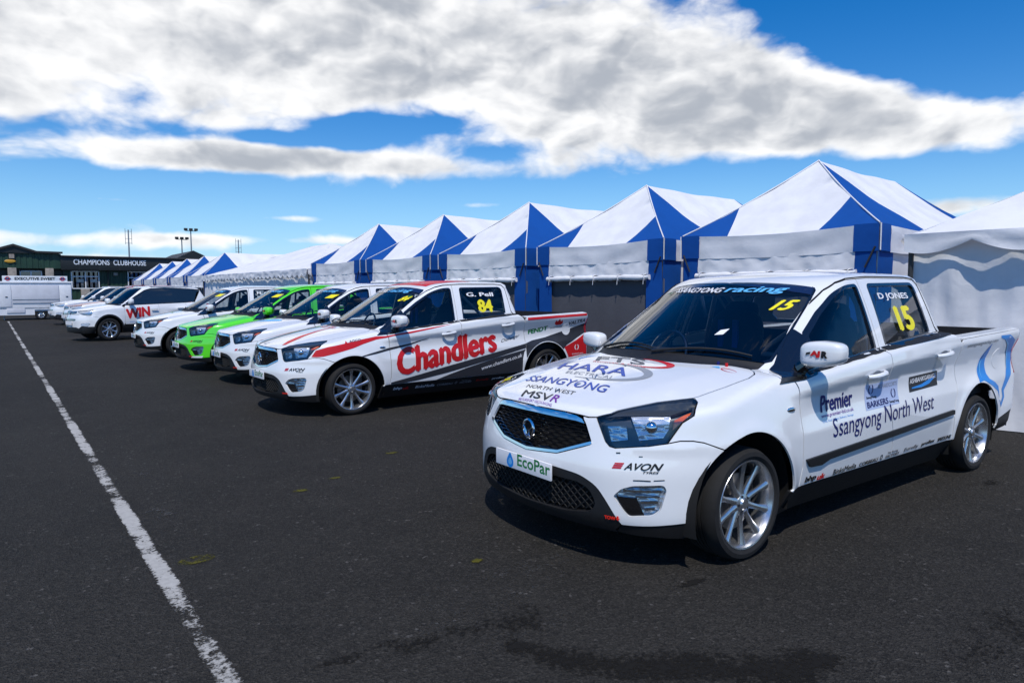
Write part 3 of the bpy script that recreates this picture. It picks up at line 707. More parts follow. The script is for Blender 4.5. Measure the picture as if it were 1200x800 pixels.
    for sgn in (-1, 1):
        for k in range(-14, 26):
            P = []
            for i in range(9):
                z = .262+.19*i/8; w = -.62+.048*k+sgn*(z-.262)*1.15
                lim = np.interp(z, [.258, .268, .296, .345, .42, .448], [.1, .30, .475, .515, .475, .40])
                if abs(w) < lim-.004: P.append((w, z))
            if len(P) < 2: continue
            Q = SK.Fr([(abs(p[0]), p[1]) for p in P], 9); Q[:, 1] = [p[0] for p in P]; b.tube([(p[0]+.018, -p[1], p[2]) for p in Q], .004, 'black_plastic', 4, cap=False)
    b.build('intake_mesh', lo)
    # lower apron and lip under the bumper
    for sd in (-1, 1): skin_obj('lower_apron', SK.patch(cat(bl, SK.pts([(-.655, .640, .256), (-.665, .60, .205)]), SK.pts([(-.665, .60, .205), (-.616, .664, .195), (-.528, .761, .19), (-.412, .832, .182), (-.39, .85, .182)]), SK.pts([(-.39, .85, .182), (-.404, .868, .273)])), (-.7, .7, -.1), h=.03, off=-.006, skirt=.02), 'black_plastic', root, sd)
    pl = MB(); pl.box((-.822, 0, .474), (.012, .52, .094), 'ink_white', bev=.003); pl.build('number_plate', root)
    # sides
    for sd in (-1, 1):
        fe = SK.patch(cat(hood_line, SK.pts([tuple(hood_line[-1]), (.375, .80, .965), tuple(frame3[0])]), SK.S([(.40, .938), (.470, .945)]), SK.S(F_SHUT[::-1]), SK.S([(.485, .318), (.395, .316)]),
                          SK.S(arch(A_F, 2, 123)), bf, hl_low[:j+1][::-1]), (-.12, .80, .58), h=.028, gap=.0042)
        skin_obj('front_fender', fe, PT, root, sd)
        for nm, ol, g in (('front_door', cat(SK.S(frame_f), SK.S(B_SHUT), SK.S([(1.62, .318), (.485, .318)]), SK.S(F_SHUT)), G1), ('rear_door', cat(SK.S(frame_r), SK.S(R_SHUT), SK.S([(2.57, .318), (1.62, .318)]), SK.S(B_SHUT[::-1])), G2)):
            hole = SK.S(np.concatenate([g, g[:1]]))[:-1]
            d = skin_obj(nm, SK.patch(ol, (0, 1, .15), holes=[hole], h=.024, gap=.0042, skirt=.02), PT, root, sd)
            skin_obj('window', SK.patch(hole, (0, 1, .3), h=.08, off=-.010, skirt=0), 'window_glass', d, sd)
            o_ = inset2(dens(g, .02, True) if area2(g) > 0 else dens(g[::-1], .02, True), -.016); i_ = inset2(dens(g, .02, True) if area2(g) > 0 else dens(g[::-1], .02, True), .005)
            skin_obj('window_seal', SK.patch(SK.S(np.concatenate([o_, o_[:1]]), 9)[:-1], (0, 1, .3), holes=[SK.S(np.concatenate([i_, i_[:1]]), 9)[:-1]], h=.05, off=.0015, skirt=.014), 'gloss_black', d, sd)
            x0, x1 = (.62, 1.53) if nm[0] == 'f' else (1.56, 2.47)
            bl_ = SK.S([(x0, float(belt(x0))+.004), (x1, float(belt(x1))+.004)]); bu = SK.S([(x1, float(belt(x1))+.022), (x0, float(belt(x0))+.022)])
            skin_obj('belt_moulding', SK.patch(cat(bl_, bu), (0, 1, .3), h=.02, off=.007, skirt=.018), 'black_plastic', d, sd)
            hx, hz = (1.345, .915) if nm[0] == 'f' else (2.30, .994)
            h_ = MB(); hp = SK.S([(hx-.105+.21*t, hz-.010+.022*t) for t in np.linspace(0, 1, 9)], 9); prof = [.004, .022, .034, .038, .039, .038, .034, .022, .004]
            h_.tube([(p[0], sd*(p[1]+q_), p[2]) for p, q_ in zip(hp, prof)], [.012, .015, .016, .016, .016, .016, .016, .015, .012], PT, 10); ho = h_.build('handle', d)
            skin_obj('handle_shade', SK.patch(SK.S([(hx+.052*math.cos(a), hz+.002+.026*math.sin(a)) for a in np.linspace(0, 2*math.pi, 25)], 9)[:-1], (0, 1, 0), h=.03, off=.0012, skirt=0), 'ink_mid', ho, sd)  # flat grey ellipse on the door, painted as shade behind the handle
        md = fillet([(.528, .480), (.575, .430), (.70, .424), (.785, .447), (2.555, .522), (2.555, .556), (.80, .490)], .008)
        mo = skin_obj('side_moulding', SK.patch(SK.S(np.concatenate([md, md[:1]]))[:-1], (0, 1, 0), h=.04, off=.014, skirt=.016), 'black_plastic', root, sd)
        bs = SK.patch(cat(SK.S([(2.60, 1.065), (2.635, 1.090), (3.20, 1.108), (3.82, 1.124)]), SK.S([(3.82, 1.124), (3.855, 1.05), (3.862, .80), (3.855, .43), (3.50, .37), (3.44, .33), (3.438, .31)]), SK.S(arch(A_R, 2, 178)),
                          SK.S([(2.60, .318), (2.57, .318)]), SK.S([(2.57, .318), (2.572, .5), (2.60, .62), (2.63, .75), (2.60, 1.04), (2.60, 1.065)])), (0, 1, .1), h=.03, gap=.0042)
        bd = skin_obj('bed_side', bs, PT, root, sd)
        skin_obj('bed_rail', SK.patch(cat(SK.S([(2.635, 1.090), (3.20, 1.108), (3.82, 1.124)]), SK.T([(3.80, .868), (2.63, .868)])), (0, .3, 1), h=.04, skirt=.02), PT, bd, sd)
        skin_obj('fuel_flap', SK.patch(SK.S([(3.42+.085*math.cos(a), .89+.085*math.sin(a)) for a in np.linspace(0, 2*math.pi, 33)], 9)[:-1], (0, 1, 0), h=.04, off=.002, skirt=.003), PT, bd, sd) if sd < 0 else None
        skin_obj('rear_lower_corner', SK.patch(cat(SK.S([(3.44, .325), (3.50, .362), (3.85, .422)]), SK.S([(3.85, .422), (3.84, .27), (3.46, .25), (3.44, .325)])), (0, 1, 0), h=.04, off=-.003, skirt=.02), 'black_plastic', root, sd)
        skin_obj('tail_light', SK.patch(cat(SK.S([(3.835, 1.04), (3.800, .90), (3.835, .74)]), SK.B([(.86, .74), (.77, .74)]), SK.B([(.77, .74), (.77, 1.04), (.86, 1.04)])), (.75, .66, 0), h=.03, off=.003, skirt=.01), 'red_lens', root, sd)
        skin_obj('side_skirt', SK.patch(cat(SK.S([(.375, .311), (2.60, .311)]), SK.S([(2.60, .311), (2.60, .15), (.36, .155), (.375, .311)])), (0, 1, 0), h=.05, off=-.004, skirt=.02), 'black_plastic', root, sd)
        sa = fillet([(.345, .928), (.400, .963), (.50, 1.020), (.62, 1.110), (.795, 1.222), (.775, 1.12), (.740, .985), (.690, .962), (.55, .942)], .012)
        sl_ = skin_obj('mirror_sail', SK.patch(SK.S(np.concatenate([sa, sa[:1]]))[:-1], (0, 1, .3), h=.03, off=.005, skirt=.010), 'gloss_black', root, sd)
        # mirror
        mr = MB()
        def tp(p): return Vector((p.x*(1-.25*max(0, p.y*sd/.13)), p.y, p.z*(1-.22*max(0, p.y*sd/.13))+.010*(p.y*sd/.13)))
        mw, mz, ms = (1.005, 1.098, 1.) if sd < 0 else (.915, 1.075, .80)
        superell(mr, (.60, sd*mw, mz), (.078*ms, .128*ms, .076*ms), PT, .52, taper=tp); mo_ = mr.build('mirror', root, 60)
        g_ = MB(); g_.add([(.60+.079*ms, sd*(mw+.09*ms*math.cos(a)), mz+.056*ms*math.sin(a)) for a in np.linspace(0, 2*math.pi, 25)[:-1]], [tuple(range(24))], 'chrome'); g_.build('mirror_glass', mo_)
        ft = MB(); ft.tube([(.60, sd*.86, 1.00), (.60, sd*.90, 1.03), (.60, sd*.95, 1.040)], [.045, .035, .03], 'gloss_black', 10); ft.build('mirror_stalk', mo_)
        vt = MB(); p = SK.S([(.400, .785)])[0]; superell(vt, (p[0], sd*(p[1]+.002), p[2]), (.040, .008, .014), 'chrome', .8, 16, 8); vt.build('side_repeater', root)
        # headlight
        hl_o = cat(hl_top, hl_low)
        ho = skin_obj('headlight', SK.patch(hl_o, (-.70, .62, .3), h=.03, gap=.003, off=0, skirt=0), 'lamp_glass', root, sd)
        skin_obj('lamp_bezel', wall_strip(SK, hl_o, .042), 'lamp_housing', ho, sd)
        skin_obj('lamp_housing', SK.patch(hl_o, (-.70, .62, .3), h=.05, gap=.003, off=-.036, skirt=0), 'lamp_housing', ho, sd)
        for nm, L, m, of in (('main_reflector', [(-.587, .623, .816), (-.452, .775, .823), (-.478, .788, .753), (-.503, .776, .714), (-.593, .689, .698), (-.587, .623, .816)], 'reflector', -.016),
                             ('inner_reflector', [(-.666, .521, .756), (-.620, .618, .765), (-.628, .637, .699), (-.672, .558, .682), (-.666, .521, .756)], 'reflector', -.022),
                             ('indicator_lens', [(-.446, .798, .804), (-.351, .825, .838), (-.369, .832, .827), (-.461, .801, .753), (-.446, .798, .804)], 'orange_lens', -.010),
                             ('upper_bezel', [(-.655, .50, .795), (-.633, .530, .810), (-.525, .575, .834), (-.388, .640, .855), (-.245, .745, .872), (-.300, .79, .850), (-.452, .775, .832), (-.587, .623, .822), (-.655, .50, .795)], 'lamp_housing', -.010)):
            skin_obj(nm, SK.patch(SK.pts(L, .015)[:-1], (-.70, .62, .3), h=.02, off=of, skirt=.012), m, ho, sd)
        lens = MB(); c0 = SK.pts([(-.53, .715, .762), (-.53, .716, .762)])[0]; n0 = SK.grad(c0[None])[0]
        superell(lens, (c0[0]-n0[0]*.018, sd*(c0[1]-n0[1]*.018), c0[2]-n0[2]*.018), (.033, .033, .033), 'chrome', 1., 18, 10); lens.build('projector', ho)
        # fog lamp
        fo = skin_obj('fog_lamp', SK.patch(fog3, (-.74, .6, 0), h=.03, off=-.030, skirt=0), 'reflector', root, sd)
        skin_obj('fog_surround', wall_strip(SK, [fog3], .045, .001), PT, fo, sd)
        skin_obj('fog_vent', SK.patch(SK.Fr([(.615, .403), (.705, .402), (.735, .312), (.675, .308), (.655, .328), (.615, .403)], .02)[:-1], (-.74, .6, 0), h=.03, off=-.012, skirt=.02), 'gloss_black', fo, sd)
        for z0_, z1_, w0_, w1_ in ((.456, .466, .665, .790), (.428, .441, .645, .793), (.404, .412, .70, .788), (.372, .386, .722, .783), (.338, .350, .735, .772)):
            skin_obj('fog_rib', SK.patch(SK.Fr([(w0_, z0_), (w1_, z0_+.003), (w1_, z1_+.003), (w0_, z1_), (w0_, z0_)], .02)[:-1], (-.74, .6, 0), h=.03, off=-.016, skirt=.01), 'chrome', fo, sd)
        skin_obj('fog_glass', SK.patch(SK.Fr([(.64, .440), (.69, .462), (.795, .470), (.802, .45), (.785, .348), (.762, .322), (.74, .312), (.71, .403), (.63, .410), (.64, .440)], .02)[:-1], (-.74, .6, 0), h=.03, off=-.010, skirt=0), 'lamp_glass', fo, sd)
        # wheel wells and wheels
        for nm, c, wx in (('front', A_F, 0.), ('rear', A_R, 3.06)):
            b = MB(); b.lathe([(c[2]+.012, sd*.915), (c[2]+.022, sd*.86), (c[2]+.022, sd*.50), (.02, sd*.50)], 'dark_cavity', 24, c=(c[0], 0, c[1]), a0=R(-14), a1=R(194)); b.build('wheel_well', root)
            make_wheel(nm+'_wheel', root, (wx, sd*.930, .308), sd)
    # seam strips behind the shut lines
    for L in (B_SHUT, F_SHUT, R_SHUT):
        P = SK.S(L, .04); N = SK.grad(P)
        for sd in (-1, 1):
            seam = MB(); a = P-N*.014+np.array([-.03, 0, 0]); c = P-N*.014+np.array([.03, 0, 0]); n = len(P)
            seam.add(np.concatenate([a, c])*np.array([1, sd, 1]), [(i, i+1, n+i+1, n+i) for i in range(n-1)], 'dark_cavity'); seam.build('door_seam', root)
    P = SK.S([(q_[0], q_[1]) for q_ in FRAME[2:]], .05); N = SK.grad(P)
    for sd in (-1, 1):
        fs_ = MB(); a = P-N*.014+np.array([0, .01, .022]); c = P-N*.014-np.array([0, .01, .022]); n = len(P); fs_.add(np.concatenate([a, c])*np.array([1, sd, 1]), [(i, i+1, n+i+1, n+i) for i in range(n-1)], 'dark_cavity'); fs_.build('door_frame_seal', root)
    # cab back wall with window, bed tub, tailgate
    rw = [(.0, 1.20), (.55, 1.20), (.59, 1.24), (.53, 1.46), (.48, 1.49), (0, 1.50)]
    bw = SK.patch(cat(SK.B([(0, 1.20), (0, 1.165)]), SK.B([(0, 1.165), (.78, 1.165)]), SK.S([(2.552, 1.16), (2.505, 1.3), (2.457, 1.51)]), SK.T([(2.44, .63), (2.465, .55), (2.49, .3), (2.50, 0)]), SK.B([(0, 1.545), (0, 1.50)]), SK.B(rw[::-1])), (1, .25, .1), h=.05, skirt=.01)
    cb = skin_obj('cab_back', bw, PT, root)
    skin_obj('rear_window', SK.patch(cat(SK.B(rw)), (1, .1, .1), h=.1, off=-.006, skirt=0), 'window_glass', cb)
    tb = MB(); z0, z1 = .62, 1.098
    for sd in (-1, 1): tb.box((3.22, sd*.858, (z0+z1)/2), (1.16, .02, z1-z0), 'interior')
    tb.box((3.22, 0, z0), (1.17, 1.72, .03), 'interior'); tb.box((2.645, 0, (z0+z1)/2-.01), (.02, 1.72, z1-z0), 'interior'); tb.build('bed_tub', root)
    tg = skin_obj('tailgate', SK.patch(cat(SK.B([(0, .50), (.75, .50)]), SK.B([(.75, .50), (.75, 1.10)]), SK.B([(.75, 1.10), (0, 1.112)])), (1, .1, 0), h=.06, gap=.003, skirt=.03), PT, root)
    ti = MB(); ti.box((3.82, 0, .86), (.03, 1.70, .52), 'interior'); ti.build('tailgate_liner', tg)
    skin_obj('rear_bumper', SK.patch(cat(SK.B([(0, .27), (.88, .27)]), SK.B([(.88, .27), (.88, .49)]), SK.B([(.88, .49), (0, .49)])), (1, .2, 0), h=.06, off=.01, skirt=.05), 'black_plastic', root)
    ch = MB(); ch.box((1.5, 0, .26), (4.3, 1.0, .14), 'dark_cavity'); ch.box((1.5, 0, .26), (2.1, 1.66, .16), 'dark_cavity'); ch.box((-.10, 0, .50), (.95, .96, .42), 'dark_cavity'); ch.box((3.2, 0, .45), (1.2, .96, .3), 'dark_cavity'); ch.build('chassis_filler', root)  # dark boxes for chassis and engine bay, added to block light through gaps
    # cabin
    it = MB(); it.box((1.45, 0, .46), (2.1, 1.64, .06), 'interior'); it.box((2.46, 0, .80), (.05, 1.5, .62), 'interior'); it.box((.40, 0, .72), (.04, 1.6, .5), 'interior')
    for sd in (-1, 1): it.box((1.5, sd*.80, .74), (1.9, .03, .50), 'interior')
    it.build('cabin_floor', root)
    da = MB()
    prof = [(.40, .98), (.55, 1.012), (.72, 1.005), (.80, .97), (.82, .90), (.74, .70)]
    vs = []; 
    for y in np.linspace(-.74, .74, 9):
        for x, z in prof: vs.append((x+.10*(y/.74)**2*0, y, z-.03*(y/.74)**2))
    da.add(vs, [(i*6+k, (i+1)*6+k, (i+1)*6+k+1, i*6+k+1) for i in range(8) for k in range(5)], 'interior'); da.box((.70, .38, 1.02), (.12, .34, .05), 'interior', bev=.02); da.build('dashboard', root)
    stw = MB(); stw.tube([(.86+.06*math.sin(a), .38+.17*math.cos(a), .99+.16*math.sin(a)) for a in np.linspace(0, 2*math.pi, 29)[:-1]], .014, 'gloss_black', 8, closed=True)
    stw.tube([(.86, .38, .99), (.74, .38, .96)], .02, 'interior'); stw.box((.86, .38, .985), (.02, .30, .03), 'interior'); stw.build('steering_wheel', root)
    for y in (.38, -.38):
        st = MB(); superell(st, (1.38, y, .60), (.26, .25, .09), 'seat_fabric', .6); superell(st, (1.66, y, .95), (.08, .25, .36), 'seat_fabric', .55, rot=Matrix.Rotation(R(14), 3, 'Y'))
        superell(st, (1.78, y, 1.27), (.06, .15, .10), 'seat_fabric', .6); so_ = st.build('seat', root, 60)
        if y > 0:
            hb = MB()
            for o_ in (-.07, .07): hb.box((1.60, y+o_, 1.02), (.02, .05, .40), 'harness_blue')
            hb.build('harness', so_)
    cg = MB()
    for sd in (-1, 1):
        cg.tube([(1.72, sd*.70, .5), (1.72, sd*.68, 1.1), (1.72, sd*.60, 1.44), (1.72, sd*.52, 1.50)], .022, 'cage_paint'); cg.tube([(.55, sd*.74, .55), (.62, sd*.70, 1.02), (1.25, sd*.58, 1.44), (1.72, sd*.56, 1.49)], .021, 'cage_paint')
        cg.tube([(1.72, sd*.55, 1.48), (2.36, sd*.52, .95)], .021, 'cage_paint'); cg.tube([(1.72, sd*.68, .95), (.62, sd*.74, .72)], .02, 'cage_paint')
    cg.tube([(1.72, -.52, 1.50), (1.72, .52, 1.50)], .022, 'cage_paint'); cg.tube([(1.26, -.57, 1.44), (1.26, .57, 1.44)], .021, 'cage_paint'); cg.tube([(1.72, -.55, 1.47), (1.72, .66, .60)], .02, 'cage_paint'); cg.tube([(1.72, -.68, .95), (1.72, .68, .95)], .02, 'cage_paint'); cg.build('roll_cage', root)
    return root
# ------------------------------------------------------------------ marquees
from mathutils import noise as mnoise
def nz(x, y, z=0.): return mnoise.noise(Vector((x, y, z)))
def canvas(name, col, rough=.75):
    m = bpy.data.materials.new(name); m.use_nodes = True; t = NT(m.node_tree); b = t.N['Principled BSDF']
    g = t.new('ShaderNodeTexCoord').outputs['Object']
    n = t.noise(g, 1.6, 5, .6); k = t.mix(t.ss(n, .35, .7), col, tuple(c*.88 for c in col)); t.L.new(k, b.inputs['Base Color']); b.inputs['Roughness'].default_value = rough; b.inputs['Specular IOR Level'].default_value = .25
    bn = t.new('ShaderNodeBump'); bn.inputs['Distance'].default_value = .010; bn.inputs['Strength'].default_value = .5
    t.L.new(t.add(t.noise(g, 5, 4, .6, .6), t.mul(t.noise(g, 22, 3, .5), .25)), bn.inputs['Height']); t.L.new(bn.outputs[0], b.inputs['Normal']); MATS[name] = m
    tl = t.new('ShaderNodeBsdfTranslucent'); t.L.new(k, tl.inputs['Color']); x = t.new('ShaderNodeMixShader'); x.inputs[0].default_value = .15; o = t.N['Material Output']; t.L.new(b.outputs[0], x.inputs[1]); t.L.new(tl.outputs[0], x.inputs[2]); t.L.new(x.outputs[0], o.inputs['Surface'])
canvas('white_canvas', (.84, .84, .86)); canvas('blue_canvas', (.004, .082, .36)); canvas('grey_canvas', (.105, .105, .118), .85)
mat('pole_metal', (.42, .43, .45), .4, metal=.9); mat('dark_pole', (.03, .03, .03), .5)
def cloth_patch(poly, h, fn, m, name, parent, wob=.0, seed=0.):
    P = dedupe(dens(np.array(poly, float), h, True)); V, T = tri2d(P, [], h); V3 = np.array([fn(a, b) for a, b in V])
    o = MB().add(V3, T, m).build(name, parent, 60); return o
def make_tent(Wd=3.0, L=6.2, ev=2.32, pk=3.50, run=1.5):
    r = empty('marquee'); rise = pk-ev; sl = math.hypot(run, rise)
    zt = lambda t: ev+rise*(t-.16*t*(1-t))
    def sag(u): return math.sin(math.pi*min(max(u, 0), 1))
    def front(y, s): t = s/sl; u = (y-Wd/2*t)/max(Wd*(1-t), 1e-3); return (t*run, y, zt(t)+.03*nz(y*2.2, t*3.5, 1)*(1-t)*4*t-.055*sag(u)*(1-t)**.5)
    def back(y, s): t = s/sl; return (L-t*run, y, zt(t))
    def near(x, s): t = s/sl; return (x, t*Wd/2, zt(t)+.035*nz(x*1.6, t*2.6, 5)*4*t*(1-t)-.06*sag((x-run*t)/(L-2*run*t))*(1+.4*math.cos(4*math.pi*(x-run)/(L-2*run))*t)*(.45+.55*(1-t)))
    def far(x, s): t = s/sl; return (x, Wd-t*Wd/2, zt(t)+.035*nz(x*1.6, t*2.6, 9)*4*t*(1-t)-.06*sag((x-run*t)/(L-2*run*t))*(1+.4*math.cos(4*math.pi*(x-run)/(L-2*run))*t)*(.45+.55*(1-t)))
    hp = lambda t: (Wd/2*t, sl*t); cw = .80; bt = .42
    cloth_patch([(cw, 0), (Wd-cw, 0), (Wd-Wd/2*bt, sl*bt), (Wd/2, sl), hp(bt)], .16, front, 'white_canvas', 'roof_panel', r)
    cloth_patch([(0, 0), (cw, 0), hp(bt)], .16, front, 'blue_canvas', 'roof_corner', r)
    cloth_patch([(Wd, 0), (Wd-Wd/2*bt, sl*bt), (Wd-cw, 0)], .16, front, 'blue_canvas', 'roof_corner', r)
    cloth_patch([(0, 0), (Wd, 0), (Wd/2, sl)], .3, lambda y, s: back(y, s), 'white_canvas', 'roof_panel', r)
    for fn in (near, far):
        cloth_patch([(0, 0), (2.0, 0), (run, sl)], .18, fn, 'blue_canvas', 'roof_corner', r); cloth_patch([(L, 0), (L-run, sl), (L-.7, 0)], .18, fn, 'blue_canvas', 'roof_corner', r)
        cloth_patch([(2.0, 0), (L-.7, 0), (L-run, sl), (run, sl)], .18, fn, 'white_canvas', 'roof_panel', r)
    def hang(name, p0, p1, z0, z1, m, amp=.012, fq=5., seed=0., nx=None, nzv=7, out=(0, 0), fold=0.):
        n = nx or max(3, int(math.hypot(p1[0]-p0[0], p1[1]-p0[1])/.06)); ux, uy = p1[0]-p0[0], p1[1]-p0[1]; ln = math.hypot(ux, uy); nxv, nyv = uy/ln, -ux/ln; vs = []
        for j in range(nzv+1):
            v = j/nzv; z = z0+(z1-z0)*v
            for i in range(n+1):
                u = i/n; zs = -.055*math.sin(math.pi*(.1+.8*u))*(1-.5*v) if name == 'valance' else 0.; d = amp*nz(u*ln*fq*.5+seed, z*fq*1.6, seed)+amp*.7*nz(u*ln*fq*1.7, z*fq*.7, seed+3)*v+fold*math.sin(u*ln*11+seed+1.2*nz(u*ln*3, z))*v
                vs.append((p0[0]+ux*u+nxv*d+out[0], p0[1]+uy*u+nyv*d+out[1], z+zs+(.008*nz(u*ln*4, seed) if v == 1 else 0)))
        fs = [(j*(n+1)+i, j*(n+1)+i+1, (j+1)*(n+1)+i+1, (j+1)*(n+1)+i) for j in range(nzv) for i in range(n)]
        return MB().add(vs, fs, m).build(name, r, 70)
    vh = .36; cb = .32
    zv = ev-vh
    hang('valance', (0, cb), (0, Wd-cb), ev, zv, 'white_canvas', .016, 3.5, 1, out=(-.02, 0))
    hang('valance', (cb, 0), (L-cb, 0), ev, zv, 'white_canvas', .016, 3.5, 4, out=(0, -.02)); hang('valance', (cb, Wd), (L-cb, Wd), ev, zv, 'white_canvas', .012, 3, 7, out=(0, .02)); hang('valance', (L, cb), (L, Wd-cb), ev, zv, 'white_canvas', .01, 3, 9, nx=12, out=(.02, 0))
    for y0, y1, ys in ((0, cb, 0), (Wd-cb, Wd, Wd)):
        hang('valance_corner', (0, y0), (0, y1), ev, zv, 'blue_canvas', .006, 3, y0+2, out=(-.022, 0)); hang('valance_corner', (0, ys), (cb, ys), ev, zv, 'blue_canvas', .006, 3, y0+5, out=(0, -.022 if ys == 0 else .022))
        hang('corner_curtain', (-.005, y0+.03 if ys == 0 else y0-.04), (-.005, y1+.04 if ys == 0 else y1-.03), zv+.02, .03, 'blue_canvas', .02, 1.4, y0+11, out=(.005, 0), fold=.008, nzv=14)
        hang('corner_curtain', (0, ys+(.01 if ys == 0 else -.01)), (.52, ys+(.01 if ys == 0 else -.01)), zv+.02, .03, 'blue_canvas', .02, 1.4, y0+17, fold=.010, nzv=14)
    # rolled-up front wall with its ties
    n = 64; vs = []; zr = zv-.27
    ties = [.36+.57*k for k in range(5)]
    for j in range(7):
        v = j/6
        for i in range(n+1):
            y = .30+(Wd-.60)*i/n; dt = min(abs(y-t_) for t_ in ties); pu = math.exp(-(dt/.12)**2)
            vs.append((-.012+.018*nz(y*7, v*2, 3)-.025*v*(1-pu)*(1+.6*nz(y*9, v)), y, zv+.015+(zr-zv)*v+.030*pu*v))
    MB().add(vs, [(j*(n+1)+i, j*(n+1)+i+1, (j+1)*(n+1)+i+1, (j+1)*(n+1)+i) for j in range(6) for i in range(n)], 'white_canvas').build('gathered_wall', r, 70)
    ys = np.linspace(.27, Wd-.27, 61); rad = [.036+.018*(1-math.exp(-(min(abs(y-t_) for t_ in ties)/.09)**2))+.008*nz(y*8, 2) for y in ys]
    MB().tube([(-.02, y, zr-.01+.012*nz(y*3, 1)) for y in ys], rad, 'white_canvas', 9).build('rolled_wall', r, 70)
    for t_ in ties: MB().tube([(-.02+.058*math.cos(a), t_+.008*math.sin(a*3), zr-.01+.058*math.sin(a)) for a in np.linspace(0, 2*math.pi, 13)[:-1]]+[(-.075, t_, zr-.05), (-.07, t_+.01, zr-.13)], .006, 'white_canvas', 5).build('tie', r)
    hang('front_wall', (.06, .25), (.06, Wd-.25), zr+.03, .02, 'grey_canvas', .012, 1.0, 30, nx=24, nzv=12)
    hang('side_wall', (.5, .03), (L, .03), zv+.03, .02, 'white_canvas', .02, .8, 33, nx=40, nzv=8, fold=.006); hang('side_wall', (.5, Wd-.03), (L, Wd-.03), zv+.03, .02, 'white_canvas', .02, .8, 36, nx=40, nzv=8)
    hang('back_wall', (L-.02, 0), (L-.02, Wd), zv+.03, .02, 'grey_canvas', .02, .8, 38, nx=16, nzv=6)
    for x in (.04, L-.04):
        for y in (.04, Wd-.04): MB().box((x, y, ev/2), (.045, .045, ev-.02), 'pole_metal', bev=.004).build('pole', r)
    for y in (.04, Wd-.04):   # braces and hip piping
        MB().tube([(-.035, y, 2.02), (-.035, y+(.12 if y < 1 else -.12), 1.75)], .012, 'dark_pole', 6).build('brace', r)
    for y0 in (0, Wd):
        MB().tube([(t*run-.006, y0+(Wd/2-y0)*t, zt(t)+.006) for t in np.linspace(0, 1, 14)], .011, 'white_canvas', 6).build('piping', r); MB().tube([(-.026, y0+(-.022 if y0 == 0 else .022), ev), (-.026, y0+(-.022 if y0 == 0 else .022), zv+.01)], .009, 'white_canvas', 6).build('piping', r)
    return r
TENT = make_tent(); RZ = .075
LBL = ['blue and white marquee standing behind the cab of pickup number 15', 'blue and white marquee with grey front showing between pickups 84 and 15', 'blue and white marquee behind the bed of the red lettered pickup',
       'blue and white marquee behind the cab of the red lettered pickup', 'blue and white marquee beside the plain white scalloped marquee']
for i in range(5):
    t = TENT if i == 0 else copy_tree(TENT)
    y = 4.20+3.36*i; t.location = (9.20-.076*(y-4.2), y, 0); t.rotation_euler.z = RZ
    tag(t, LBL[i], 'marquee', 'blue and white marquees in a row')
for i in range(5):
    t = copy_tree(TENT); t.location = (8.45, 36.0+4.35*i, 0); t.rotation_euler.z = .0; t.scale = (1, 1.38, 1)
    tag(t, ('first', 'second', 'third', 'fourth', 'fifth')[i]+' striped blue and white marquee beyond the long scalloped white one'+(', closest to the clubhouse' if i == 4 else ''), 'marquee', 'far blue and white marquees by the clubhouse')
